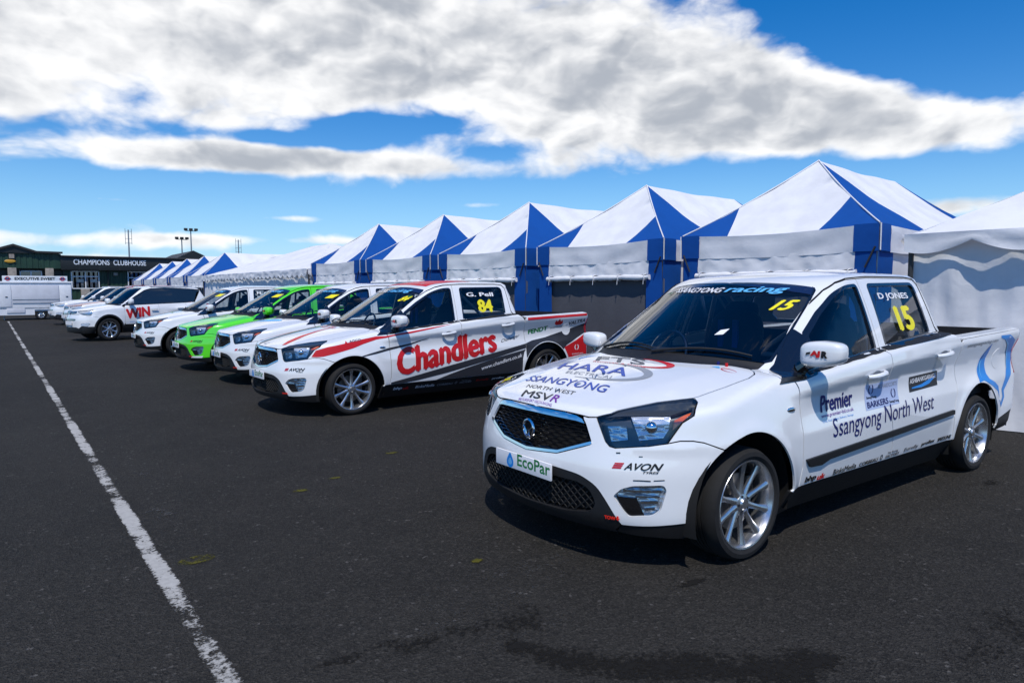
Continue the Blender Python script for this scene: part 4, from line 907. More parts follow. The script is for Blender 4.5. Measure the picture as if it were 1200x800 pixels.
def plain_marquee(loc, rz, Wd, L, ev, pk, run, label, walls=True, scal=.0, drop=.30, ridge=None, fr=(.0,)):
    r = empty('white_marquee', loc, rz); rise = pk-ev; sl = math.hypot(run, rise); hy = run if ridge else Wd/2
    zt = lambda t: ev+rise*(t-.12*t*(1-t)); so_ = math.hypot(hy, rise); lx = L/2 if ridge else run
    cloth_patch([(0, 0), (Wd, 0), (Wd-hy, so_), (hy, so_)] if ridge else [(0, 0), (Wd, 0), (Wd/2, so_)], .22, lambda y, s: (s/so_*lx, y, zt(s/so_)+.02*nz(y*2.3, s*3, 2)), 'white_canvas', 'roof_panel', r)
    cloth_patch([(0, 0), (Wd, 0), (Wd-hy, so_), (hy, so_)] if ridge else [(0, 0), (Wd, 0), (Wd/2, so_)], .4, lambda y, s: (L-s/so_*lx, y, zt(s/so_)), 'white_canvas', 'roof_panel', r)
    pts = [(0, 0), (L, 0), (L/2, so_)] if ridge else [(0, 0), (L, 0), (L-run, so_), (run, so_)]
    cloth_patch(pts, .25, lambda x, s: (x, s/so_*hy, zt(s/so_)+.03*nz(x*1.7, s*2.5, 4)), 'white_canvas', 'roof_panel', r); cloth_patch(pts, .3, lambda x, s: (x, Wd-s/so_*hy, zt(s/so_)+.03*nz(x*1.7, s*2, 6)), 'white_canvas', 'roof_panel', r)
    for p0, p1, o in (((0, 0), (0, Wd), (-.03, 0)), ((0, 0), (L, 0), (0, -.03)), ((0, Wd), (L, Wd), (0, .03))):
        ln = math.hypot(p1[0]-p0[0], p1[1]-p0[1]); n = int(ln/.05); vs = []
        for j in range(5):
            for i in range(n+1):
                u = i/n; sc = drop-scal*(1-abs(math.sin(u*ln*math.pi/(.9 if scal > .1 else .42))))
                vs.append((p0[0]+(p1[0]-p0[0])*u+o[0]*(1+.9*nz(u*ln*3, j*.5)), p0[1]+(p1[1]-p0[1])*u+o[1]*(1+.9*nz(u*ln*3, j*.5)), ev+.02-sc*j/4))
        MB().add(vs, [(j*(n+1)+i, j*(n+1)+i+1, (j+1)*(n+1)+i+1, (j+1)*(n+1)+i) for j in range(4) for i in range(n)], 'white_canvas').build('scalloped_valance', r, 70)
    for x in (.05, L-.05):
        for y in (.05, Wd-.05): MB().tube([(x, y, 0), (x, y, ev-.12), (x+(.10 if x < 1 else -.10), y, ev+.02)], .028, 'dark_pole', 8).build('pole', r)
    if walls:
        for k, (p0, p1) in enumerate((((.10, .06), (.10, Wd-.06)), ((.1, .07), (L, .07)), ((.12, Wd-.07), (L, Wd-.07)))):
            ln = math.hypot(p1[0]-p0[0], p1[1]-p0[1]); n = int(ln/.05); vs = []
            for j in range(33):
                v = j/32; z = ev-.03-(ev-.04)*v
                for i in range(n+1):
                    u = i/n; s = u*ln; d = .050*nz(s*2.2+k*7, z*1.1)+.030*nz(s*7, z*1.6, k)+.020*math.sin(s*9+2*nz(s, z*.8))*(.4+.6*v)+.018*abs(nz(s*5+z*3, z*4-s*2, 8))+.012*math.exp(-((z-1.15+.05*s)/.012)**2)+.010*math.exp(-((z-.62)/.012)**2)+.05*v**6
                    vs.append((p0[0]+(p1[0]-p0[0])*u-(d if k == 0 else 0), p0[1]+(p1[1]-p0[1])*u-(d if k == 1 else -d if k == 2 else 0), z))
            MB().add(vs, [(j*(n+1)+i, j*(n+1)+i+1, (j+1)*(n+1)+i+1, (j+1)*(n+1)+i) for j in range(32) for i in range(n)], 'white_canvas').build('wall', r, 80)
    tag(r, label, 'marquee'); return r
plain_marquee((8.35, .10, 0), .06, 3.35, 5., 2.05, 2.98, 1.6, 'plain white walled marquee beside the tail of pickup number 15', True, .13, .22)
plain_marquee((7.95, 21.0, 0), .02, 12.4, 6.2, 2.15, 3.35, 5.2, 'long plain white marquee with scalloped valance between the striped marquees', True, .09, .26, ridge=True)
# ------------------------------------------------------------------ clubhouse, trailer, masts
mat('green_cladding', (.012, .045, .026), .55, var=.2, vscale=1.5); mat('black_cladding', (.010, .013, .014), .5, var=.2, vscale=2); mat('stone', (.34, .30, .26), .9, var=.25, vscale=6, bump=.01, bscale=12)
mat('brick_dark', (.10, .07, .055), .9, var=.4, vscale=9, bump=.01, bscale=14); mat('white_upvc', (.70, .72, .74), .4); mat('sign_white', (.72, .76, .80), .5); mat('far_glass', (.03, .045, .06), .06, coat=1.); mat('blind', (.45, .45, .42), .8)
mat('gold', (.55, .30, .03), .4); mat('trailer_white', (.78, .79, .82), .45, var=.08, vscale=3); mat('trailer_grey', (.66, .67, .72), .5, var=.1, vscale=2); mat('galv', (.35, .36, .37), .5, metal=.8); mat('roof_felt', (.02, .021, .022), .8)
def flat_text(body, name, m, parent, loc, width, height, rot, bold=.0, shear=0., depth=.02, space=1.):
    """raised letters standing on a wall; local x to the right, z up"""
    V, T = text2d(body, 1., bold, shear, 1., space); V = fit_box(V, width, height); b = MB()
    e = {}
    for t in T:
        for i, j in ((0, 1), (1, 2), (2, 0)): e[(t[i], t[j])] = 1
    n = len(V); vs = [(p[0], -depth, p[1]) for p in V]+[(p[0], 0, p[1]) for p in V]; fs = [tuple(t) for t in T]+[(i, n+i, n+j, j) for (i, j) in e if (j, i) not in e]
    o = b.add(vs, fs, m).build(name, parent, 0); o.location = loc; o.rotation_euler = rot; return o
def clad(b, x0, x1, y, z0, z1, m, pitch=.30, d=.03):
    n = int((x1-x0)/pitch); vs = []; xs = []
    for i in range(n):
        a = x0+i*pitch
        xs += [(a, 0), (a+pitch*.35, 0), (a+pitch*.45, -d), (a+pitch*.9, -d)]
    xs.append((x1, 0)); k = len(xs)
    vs = [(x, y+dy, z0) for x, dy in xs]+[(x, y+dy, z1) for x, dy in xs]
    b.add(vs, [(i, i+1, k+i+1, k+i) for i in range(k-1)], m)
cl = empty('clubhouse', (0, 60, 0)); tag(cl, 'dark green clad clubhouse with white lettering on a black fascia', 'building')
b = MB(); b.box((-1., 5, 2.0), (10.4, 9.9, 4.0), 'black_cladding'); b.box((9.5, 5.2, 1.9), (10.6, 9.6, 3.8), 'black_cladding'); b.build('core', cl)
b = MB(); clad(b, 4.22, 14.8, .0, .9, 3.05, 'green_cladding'); b.build('wall_cladding', cl, 0)
b = MB(); clad(b, -6., 4.2, -.45, 3.15, 4.22, 'green_cladding', .34); b.build('porch_cladding', cl, 0)
b = MB(); b.box((9.5, -.12, .45), (10.6, .16, .9), 'brick_dark'); b.build('plinth', cl)
b = MB(); b.box((9.5, -.25, 3.55), (10.7, .5, .98), 'black_cladding', bev=.02); b.box((9.5, -.28, 4.07), (10.8, .62, .07), 'roof_felt'); fa = b.build('fascia', cl)
flat_text('CHAMPIONS', 'lettering', 'sign_white', fa, (4.95, -.498, 3.46), 2.30, .40, (0, 0, 0), .018, .0); flat_text('CLUBHOUSE', 'lettering', 'sign_white', fa, (7.50, -.498, 3.46), 2.20, .40, (0, 0, 0), .018, .0)
b = MB(); b.add([(-6.2, -.7, 4.22), (.2, -.7, 4.26), (1.42, -.7, 4.68), (2.7, -.7, 4.24), (4.3, -.7, 4.22), (4.3, -.7, 4.36), (2.75, -.7, 4.38), (1.42, -.7, 4.84), (.15, -.7, 4.40), (-6.2, -.7, 4.36)], [(9, 8, 1, 0), (8, 7, 2, 1), (7, 6, 3, 2), (6, 5, 4, 3)], 'roof_felt')
b.add([(.2, -.6, 4.2), (2.7, -.6, 4.2), (1.42, -.6, 4.70)], [(0, 1, 2)], 'black_cladding')
b.add([(-6.2, -.7, 4.36), (.15, -.7, 4.40), (1.42, -.7, 4.84), (2.75, -.7, 4.38), (4.3, -.7, 4.36), (-6.2, 9, 4.36), (.15, 9, 4.40), (1.42, 9, 4.84), (2.75, 9, 4.38), (4.3, 9, 4.36)], [(i, i+1, i+6, i+5) for i in range(4)], 'roof_felt'); b.build('roof', cl, 0)
for x in (1.28, 3.46): MB().box((x, -.38, 1.6), (.50, .42, 3.14), 'stone', bev=.02).build('column', cl)
MB().box((5.62, -.32, .85), (.55, .35, 1.68), 'stone', bev=.02).build('column', cl)
MB().box((1.30, -.52, 3.98), (.30, .10, .30), 'stone').build('vent', cl)
b = MB(); superell(b, (1.20, -.52, 3.62), (.33, .03, .12), 'gold', 1., 20, 8); b.build('badge', cl)
MB().box((7.65, -.12, 2.80), (.28, .16, .22), 'stone', bev=.03).build('lamp', cl)
def window(p, x0, x1, z0, z1, y, parts=2):
    w = MB(); f = .07
    for x in (x0, x1): w.box((x, y-.04, (z0+z1)/2), (f, .10, z1-z0+f), 'white_upvc')
    for z in (z0, z1, z0+(z1-z0)*.70): w.box(((x0+x1)/2, y-.045, z), (x1-x0, .09, f), 'white_upvc')
    for k in range(1, parts): w.box((x0+(x1-x0)*k/parts, y-.035, (z0+z1)/2), (f, .10, z1-z0), 'white_upvc')
    o = w.build('window', p)
    for k in range(parts):
        a, c = x0+(x1-x0)*k/parts+.03, x0+(x1-x0)*(k+1)/parts-.03; MB().box(((a+c)/2, y+.0, (z0+z1)/2), (c-a, .02, z1-z0), 'far_glass').build('pane', o); MB().box(((a+c)/2+.1, y-.016, z0+(z1-z0)*.45), ((c-a)*.55, .006, (z1-z0)*.18), 'blind').build('blind', o)
window(cl, 4.82, 6.55, 1.72, 2.98, -.02); window(cl, 8.5, 11.6, 1.5, 2.98, -.02, 3)
window(cl, 1.75, 3.0, 1.5, 2.95, -.08, 2)
b = MB(); b.add([(11.6, -.3, 3.95), (13.2, -.3, 4.75), (14.9, -.3, 3.95), (11.6, 8, 3.95), (13.2, 8, 4.75), (14.9, 8, 3.95)], [(0, 2, 1), (0, 1, 4, 3), (1, 2, 5, 4)], 'black_cladding'); b.build('gable', cl, 0)
for x in (4.32, 7.15, 12.4): MB().tube([(x, -.10, 3.05), (x, -.10, .05)], .05, 'black_cladding', 8).build('downpipe', cl)
MB().tube([(4.2, -.58, 4.06), (14.8, -.58, 4.06)], .06, 'dark_pole', 8).build('gutter', cl)
for x in (5.3, 6.6, 7.9, 9.2, 10.5): MB().box((x, -.503, 3.55), (.02, .006, .96), 'dark_pole').build('cladding_joint', fa)
# catering trailer
tr = empty('catering_trailer', (.32, 44.3, 0)); tag(tr, 'white catering trailer with closed hatch and sign board on its roof', 'trailer')
b = MB(); b.box((1.6, 1.0, 1.20), (3.25, 2.0, 1.50), 'trailer_white', bev=.05); b.box((.75, .02, .42), (1.52, .06, .32), 'trailer_white'); b.build('body', tr)
MB().box((1.6, 1.0, 1.98), (3.35, 2.1, .10), 'trailer_white', bev=.03).build('roof', tr)
MB().box((1.60, -.015, 1.36), (2.05, .04, .96), 'trailer_grey', bev=.01).build('hatch', tr); MB().box((1.60, -.035, 1.08), (2.05, .03, .03), 'galv').build('hatch_rail', tr)
for x in (.28, 2.93): 
    d = MB().box((x, -.015, 1.27), (.52, .035, 1.14), 'trailer_white', bev=.012).build('door', tr); MB().box((x+.05, -.04, 1.22), (.10, .03, .04), 'dark_pole').build('handle', d)
MB().box((.70, -.02, .50), (.78, .04, .26), 'trailer_grey', bev=.01).build('locker', tr)
b = MB(); b.box((1.6, -.02, .635), (3.2, .02, .02), 'galv'); b.box((2.35, -.02, .56), (1.7, .02, .04), 'trailer_white'); b.box((1.6, 1., .34), (3.0, 1.2, .10), 'galv'); b.tube([(-.02, 1, .40), (-1.1, 1, .40)], .04, 'galv'); b.build('frame', tr)
for x in (1.78, 2.48): make_wheel('wheel', tr, (x, .03, .27), -1, .16, .27, .16)
for x in (.2, 3.0): MB().tube([(x, .2, .45), (x, .2, .01)], .025, 'galv').build('prop', tr)
sb = MB().box((1.62, .05, 2.17), (2.85, .06, .30), 'sign_white', bev=.01).build('sign_board', tr)
flat_text('EXECUTIVE SWEET', 'lettering', 'ink_black', sb, (.72, .018, 2.10), 1.78, .15, (0, 0, 0), .03, 0, .004)
for x in (.42, 2.82):
    b = MB(); b.tube([(x+.09*math.cos(a), .012, 2.17+.09*math.sin(a)) for a in np.linspace(0, 2*math.pi, 25)[:-1]], .018, 'ink_red', 6, closed=True); b.box((x, .008, 2.17), (.28, .02, .05), 'ink_navy'); b.build('roundel', sb)
def mast(x, y, h, label, kind):
    m = empty('light_mast' if kind else 'radio_mast', (x, y, 0)); MB().tube([(0, 0, 0), (0, 0, h)], [.10, .05], 'galv', 8).build('pole', m)
    if kind:
        MB().box((0, 0, h), (1.0, .06, .06), 'galv').build('crossarm', m)
        for s in (-.45, 0, .45): MB().box((s, -.10, h+.12), (.30, .22, .22), 'dark_pole', bev=.03).build('floodlight', m)
    else:
        for z in (h-.15, h-.8, h-1.2): MB().box((0, 0, z), (.55, .03, .03), 'galv').build('antenna_arm', m)
        for s in (-.25, .25): MB().tube([(s, 0, h-1.3), (s, 0, h+.1)], .02, 'galv', 5).build('antenna', m)
    tag(m, label, 'mast')
mast(10.1, 70, 7.0, 'slim radio mast behind the clubhouse roof', 0); mast(15.3, 70, 7.15, 'taller floodlight mast behind the clubhouse', 1); mast(14.9, 72, 6.45, 'shorter floodlight mast behind the clubhouse', 1); mast(19.6, 70, 6.5, 'thin aerial mast rising beyond the far marquees', 0)
sh = MB()
for i in range(420):
    a = rng.uniform(0, 6.28); rr = rng.uniform(.05, .42)*rng.uniform(.7, 1); z = rng.uniform(.05, 1.05); s = .05
    c = Vector((rr*math.cos(a)*(1.1-z*.5), rr*math.sin(a)*(1.1-z*.5), z)); u = Vector((rng.uniform(-1, 1), rng.uniform(-1, 1), rng.uniform(-1, 1))).normalized(); v = u.orthogonal().normalized()
    sh.add([c-u*s, c+v*s*.5, c+u*s, c-v*s*.5], [(0, 1, 2, 3)], 'leaf')  if 'leaf' in MATS else (mat('leaf', (.03, .07, .015), .7, var=.3), sh.add([c-u*s, c+v*s*.5, c+u*s, c-v*s*.5], [(0, 1, 2, 3)], 'leaf'))
shr = empty('shrub', (4.45, 59.2, 0)); sh.build('foliage', shr, 0); MB().tube([(0, 0, 0), (.02, 0, .6)], [.04, .015], 'brick_dark', 6).build('stem', shr); tag(shr, 'small green shrub against the clubhouse wall by the trailer', 'shrub')
# ------------------------------------------------------------------ compact SUV
def s_belt(x): return 1.00+.030*(x-.4)
def F_suv(P):
    x, w, z = P[..., 0], np.sqrt(P[..., 1]**2+1e-8), P[..., 2]
    ys = .885+.12*(z-.5)-.12*sp(z-.56, .02)-.10*sp(z-.72, .02)-.32*sp(z-.92, .02)-.35*sp(.36-z, .01)+.05*np.exp(-((z-.88)/.06)**2)*sst(1.7, 2.6, x)
    for cx in (0., 2.6):
        r = np.hypot(x-cx, z-.33); ys = ys+.018*np.exp(-((r-.41)/.06)**2)*sst(.2, .4, z)
    ys = ys-.24*np.maximum(-.15-x, 0)**2-.10*np.maximum(x-2.9, 0)**2
    xf = -.845+.30*sp(z-.62, .02)+.45*sp(.30-z, .02)+.22*w*w+.50*w**6+.02*np.exp(-((z-.73)/.03)**2)
    t = .45-x; hd = 1.045-.07*t-.06*t*t-.05*(w/.8)**2-.30*np.maximum(w-.74, 0)**2
    m = sst(.25, .7, x); zt = hd*(1-m)+(s_belt(x)+.01)*m
    a = smax(w-ys, xf-x, .09); a = smax(a, z-zt, .05); a = smax(a, x-(3.36-.10*np.abs(z-.7)-.05*w*w), .07)
    q = z-1.0
    c = smax(w-(.83-.30*q-.12*q*np.abs(q)-.05*sst(2.0, 3.2, x)), (.30+1.42*(z-1.05)+.42*w*w-x)*.57, .07)
    d = x-1.7; c = smax(c, (z-(1.575-np.where(d < 0, .13, .035)*d*d-.06*w*w))*.95, .05)
    c = smax(c, (x-(3.30-.55*(z-1.0)-.10*w*w))*.85, .07); c = np.maximum(c, s_belt(x)-.05-z)
    return smin(a, c, .015)
def make_suv():
    K = Skin(F_suv); root = empty('parked_suv'); PT = 'white_paint'
    AF, AR = (0., .33, .405), (2.60, .33, .405)
    hood_f = K.pts([(-.77, 0, .865), (-.75, .25, .862), (-.70, .45, .858), (-.62, .60, .862)], .04)
    hl = K.pts([(-.62, .60, .862), (-.50, .68, .880), (-.36, .74, .895)], .03)
    hood_l = K.T([(-.36, .74), (0., .755), (.20, .755), (.34, .70)], .04); cowl = K.T([(.34, .70), (.28, .5), (.22, .25), (.20, 0)], .04)
    skin_obj('hood', K.patch(cat(hood_f, hl, hood_l, cowl), (-.2, .1, 1), h=.05, gap=.004), PT, root)
    ws_l = K.Fr([(0, 1.055), (.3, 1.05), (.66, 1.035)], .05); ws_s = K.pts([tuple(ws_l[-1]), (.85, .635, 1.27), (1.10, .59, 1.44), (1.14, .57, 1.465)], .05); ws_t = K.pts([tuple(ws_s[-1]), (1.08, .3, 1.49), (1.05, 0, 1.50)], .05)
    skin_obj('windscreen', K.patch(cat(ws_l, ws_s, ws_t), (-.5, .1, .85), h=.08, gap=.004, skirt=0), 'screen_glass', root)
    skin_obj('cowl', K.patch(cat(cowl, ws_l, K.pts([tuple(ws_l[-1]), tuple(hood_l[-1])])), (-.4, .1, .9), h=.05, off=-.003), 'black_plastic', root)
    FRM = [(.40, .985), (.52, 1.05), (.85, 1.275), (1.15, 1.44), (1.35, 1.497), (1.8, 1.517), (2.6, 1.490), (2.95, 1.462), (3.02, 1.45)]
    fr3 = K.S(FRM, .04)
    skin_obj('roof', K.patch(cat(K.pts([tuple(hood_l[-1]), tuple(ws_l[-1])]), ws_s, ws_t, K.T([(1.05, 0), (2.98, 0)], .06), K.T([(2.98, 0), (2.98, .45)], .05), fr3[::-1], K.pts([tuple(fr3[0]), tuple(hood_l[-1])])), (-.2, .62, .75), h=.06, gap=.002), 'roof_paint', root)
    for sd in (-1, 1):
        skin_obj('front_fender', K.patch(cat(hood_l, K.pts([tuple(hood_l[-1]), tuple(fr3[0])]), K.S([(.40, .985), (.46, .95), (.47, .50), (.43, .45)], .03), K.S(arch((0, .33, .43), 12, 128), .03), K.pts([tuple(K.S([arch((0, .33, .43), 128, 129)[0]])[0]), (-.42, .83, .70), (-.50, .80, .72)], .03), K.pts([(-.50, .80, .72), (-.43, .80, .80), (-.36, .74, .895)], .03)), (-.1, .8, .55), h=.05, gap=.003), PT, root, sd)
        skin_obj('front_door', K.patch(cat(K.S([(.46, .95), (.50, 1.0), (1.52, 1.03)], .04), K.S([(1.52, 1.03), (1.54, .46)], .04), K.S([(1.54, .46), (.47, .46), (.47, .50), (.46, .95)], .04)), (0, 1, .1), h=.05, gap=.003), PT, root, sd)
        skin_obj('rear_door', K.patch(cat(K.S([(1.52, 1.03), (2.42, 1.055)], .04), K.S([(2.42, 1.055), (2.40, .80), (2.24, .62), (2.15, .46), (1.54, .46)], .04), K.S([(1.54, .46), (1.52, 1.03)], .04)), (0, 1, .1), h=.05, gap=.003), PT, root, sd)
        skin_obj('rear_quarter', K.patch(cat(K.S([(2.42, 1.055), (2.75, 1.07), (2.98, 1.40), (3.02, 1.45)], .04), K.S([(3.02, 1.45), (3.18, 1.2), (3.26, 1.0), (3.27, .75), (3.25, .50), (3.03, .46)], .04), K.S(arch((2.6, .33, .43), 14, 160), .03), K.S([(2.196, .477), (2.15, .46), (2.24, .62), (2.40, .80), (2.42, 1.055)], .04)), (.1, 1, .2), h=.05, gap=.003), PT, root, sd)
        skin_obj('side_window', K.patch(cat(K.S([(.50, 1.012), (.86, 1.255), (1.16, 1.420), (1.36, 1.478), (1.8, 1.500), (2.6, 1.474), (2.90, 1.44), (2.72, 1.085), (2.42, 1.068), (.50, 1.012)], .04)[:-1]), (0, 1, .4), h=.08, skirt=.01), 'tint_glass', root, sd)
        skin_obj('roof_rail', K.patch(cat(K.S([(1.3, 1.535), (2.8, 1.52), (2.8, 1.53), (1.3, 1.545)], .06)), (0, .5, .85), h=.08, off=.03, skirt=.03), 'roof_paint', root, sd)
        skin_obj('lower_cladding', K.patch(cat(K.S([(.40, .45), (2.19, .45)], .05), K.S([(2.19, .45), (2.19, .22), (.40, .22)], .05), K.S([(.40, .22), (.40, .45)], .05)), (0, 1, 0), h=.08, off=-.002), 'black_plastic', root, sd)
        for c, a0, a1 in ((AF, -8, 188), (AR, -8, 188)):
            o_ = arch((c[0], c[1], .43), a0, a1); i_ = arch((c[0], c[1], .385), a1, a0); skin_obj('arch_trim', K.patch(cat(K.S(o_, .04), K.S(i_, .04)), (0, 1, 0), h=.05, off=.004, skirt=.02), 'black_plastic', root, sd)
            b = MB(); b.lathe([(.40, sd*.86), (.41, sd*.8), (.41, sd*.45), (.02, sd*.45)], 'dark_cavity', 20, c=(c[0], 0, c[1]), a0=R(-14), a1=R(194)); b.build('wheel_well', root)
            make_wheel('wheel', root, (c[0], sd*.875, .335), sd, .228, .335, .21, 1)
        ho = skin_obj('headlight', K.patch(cat(hl, K.pts([(-.36, .74, .895), (-.43, .80, .80), (-.50, .80, .745), (-.62, .68, .755), (-.70, .52, .79), (-.72, .43, .835), (-.70, .45, .858), (-.62, .60, .862)], .03)), (-.7, .6, .3), h=.04, off=.002, skirt=.01), 'lamp_glass', root, sd)
        skin_obj('reflector', K.patch(cat(hl, K.pts([(-.36, .74, .895), (-.43, .80, .80), (-.50, .80, .745), (-.62, .68, .755), (-.70, .52, .79), (-.72, .43, .835), (-.70, .45, .858), (-.62, .60, .862)], .03)), (-.7, .6, .3), h=.05, off=-.02, skirt=0), 'reflector', ho, sd)
        skin_obj('fog_lamp', K.patch(K.pts([(-.66, .62, .52), (-.52, .76, .54), (-.50, .79, .50), (-.56, .75, .43), (-.68, .60, .46), (-.66, .62, .52)], .03)[:-1], (-.7, .6, 0), h=.05, off=.004, skirt=.01), 'reflector', root, sd)
        skin_obj('tail_light', K.patch(cat(K.S([(3.12, 1.02), (3.10, .85), (3.23, .84), (3.24, 1.0), (3.12, 1.02)], .04)[:-1]), (.4, .9, 0), h=.05, off=.006, skirt=.01), 'red_lens', root, sd)
        m_ = MB(); superell(m_, (.62, sd*.98, 1.12), (.07, .12, .075), PT, .6); mo = m_.build('mirror', root, 60); MB().tube([(.62, sd*.84, 1.05), (.62, sd*.92, 1.08)], .03, 'black_plastic').build('mirror_stalk', mo)
        MB().box((1.36, sd*.915, .88), (.20, .03, .03), PT, bev=.01).build('handle', root); MB().box((2.20, sd*.915, .90), (.20, .03, .03), PT, bev=.01).build('handle', root)
    low = [(.0, .40), (.45, .40), (.58, .36), (.70, .46), (.76, .44)]
    skin_obj('front_bumper', K.patch(cat(K.Fr([(0, .40), (.45, .40), (.56, .37), (.66, .44)], .04), K.pts([tuple(K.Fr([(.66, .44)])[0]), (-.55, .77, .42), tuple(K.S([arch((0, .33, .43), 168, 169)[0]])[0])], .04), K.S(arch((0, .33, .43), 168, 128), .03), K.pts([tuple(K.S([arch((0, .33, .43), 128, 129)[0]])[0]), (-.42, .83, .70), (-.50, .80, .745)], .03), K.pts([(-.50, .80, .745), (-.62, .68, .755), (-.70, .52, .79), (-.72, .43, .835), (-.70, .45, .858)], .03), K.pts([(-.70, .45, .858), (-.75, .25, .862), (-.77, 0, .865)], .04)), (-.75, .55, 0), h=.05, gap=.003), PT, root)
    skin_obj('grille', K.patch(cat(K.Fr([(0, .835), (.30, .835), (.42, .83)], .04), K.Fr([(.42, .83), (.40, .795), (.2, .78), (0, .778)], .04)), (-1, .1, 0), h=.05, off=.003), 'gloss_black', root)
    skin_obj('chrome_strip', K.patch(cat(K.Fr([(0, .852), (.42, .848)], .04), K.Fr([(.42, .848), (.42, .838), (0, .842)], .04)), (-1, .1, 0), h=.05, off=.008), 'chrome', root)
    skin_obj('lower_grille', K.patch(cat(K.Fr([(0, .64), (.40, .64), (.44, .62), (.40, .585), (0, .58)], .04)), (-1, .1, 0), h=.06, off=.003), 'gloss_black', root)
    skin_obj('lower_intake', K.patch(cat(K.Fr([(0, .395), (.45, .395), (.56, .365), (.66, .435)], .04), K.Fr([(.66, .435), (.60, .25), (0, .24)], .04)), (-1, .3, 0), h=.06, off=-.002), 'black_plastic', root)
    skin_obj('corner_apron', K.patch(cat(K.pts([tuple(K.Fr([(.66, .435)])[0]), (-.55, .77, .41), (-.43, .84, .40)], .04), K.pts([(-.43, .84, .40), (-.42, .80, .24), (-.60, .68, .24), tuple(K.Fr([(.60, .25)])[0])], .04)), (-.7, .7, 0), h=.05, off=-.002), 'black_plastic', root)
    MB().box((-.862, 0, .515), (.012, .52, .11), 'ink_white').build('number_plate', root)
    e = MB(); e.tube([(-.800, .04*math.cos(a), .81+.045*math.sin(a)) for a in np.linspace(0, 2*math.pi, 25)[:-1]], .008, 'chrome', 6, closed=True); e.build('emblem', root)
    it = MB(); it.box((1.6, 0, .45), (2.2, 1.5, .1), 'interior'); it.box((.60, 0, .92), (.4, 1.36, .2), 'interior', bev=.04)
    for y in (-.36, .36): superell(it, (1.55, y, .95), (.10, .22, .40), 'seat_fabric', .6)
    superell(it, (2.3, 0, .95), (.10, .55, .38), 'seat_fabric', .6); it.box((3.0, 0, .8), (.05, 1.3, .5), 'interior'); it.build('cabin', root)
    ch = MB(); ch.box((1.25, 0, .30), (3.7, .95, .2), 'dark_cavity'); ch.box((1.3, 0, .30), (1.7, 1.55, .16), 'dark_cavity'); ch.box((0, 0, .55), (.9, .85, .4), 'dark_cavity'); ch.build('chassis_filler', root)
    tg = skin_obj('tailgate', K.patch(cat(K.B([(0, .45), (.72, .45)], .06), K.B([(.72, .45), (.72, 1.0)], .06), K.B([(.72, 1.0), (0, 1.0)], .06)), (1, .1, .2), h=.1), PT, root)
    skin_obj('rear_window', K.patch(cat(K.B([(0, 1.05), (.62, 1.05), (.48, 1.40), (0, 1.42)], .06)), (1, .1, .4), h=.1), 'tint_glass', tg)
    return root, K
mat('tint_glass', (.012, .016, .018), .05, coat=1.); mat('roof_paint', (.80, .81, .82), .32, coat=1.)
SUV, KS = make_suv()
# ------------------------------------------------------------------ place the row
TRUCK = make_truck()
ROW = [(3.2217, 3.0376, -.0171, {}, 'white racing pickup with yellow number 15 and navy lettering on its doors'),
       (3.347, 8.452, .0131, {}, 'white racing pickup number 84 with large red lettering and red and grey stripes'),
       (3.66, 11.60, .0, {}, 'plain white racing pickup parked between the red lettered one and the green one'),
       (3.55, 14.05, .0, {'white_paint': 'green_paint'}, 'bright green racing pickup with blue sun strip'),
       (3.36, 17.55, .0, {}, 'plain white racing pickup parked between the green one and the white SUV')]
TR = []
for i, (x, y, a, mm, lb) in enumerate(ROW):
    t = TRUCK if i == 0 else copy_tree(TRUCK, None, mm)
    t.location = (x, y, 0); t.rotation_euler.z = a; tag(t, lb, 'pickup truck', 'racing pickups parked in a row'); TR.append(t)
S2 = copy_tree(SUV, None, {'roof_paint': 'red_paint'}); S3 = copy_tree(SUV)
for c in S2.children:
    if c.name.startswith('hood'):
        c.material_slots[0].link = 'OBJECT'; c.material_slots[0].material = MATS['red_paint']
for o, loc, lb in ((SUV, (2.62, 24.45, 0), 'white SUV with large red letters WIN on its door'), (S2, (3.0, 30.4, 0), 'white SUV with dark red bonnet and roof behind the white one'), (S3, (2.95, 37.0, 0), 'white SUV parked closest to the catering trailer')):
    o.location = loc; o.rotation_euler.z = .20 if o is SUV else .10; o.scale = (.95, 1.0, 1.05) if o is SUV else (1.04, 1.04, 1.09); tag(o, lb, 'SUV', 'SUVs parked beyond the pickups')
for c in list(TR[1].children):
    if c.name.startswith('side_moulding'): bpy.data.objects.remove(c)
D = Decals(SK); DS = Decals(KS, .004)
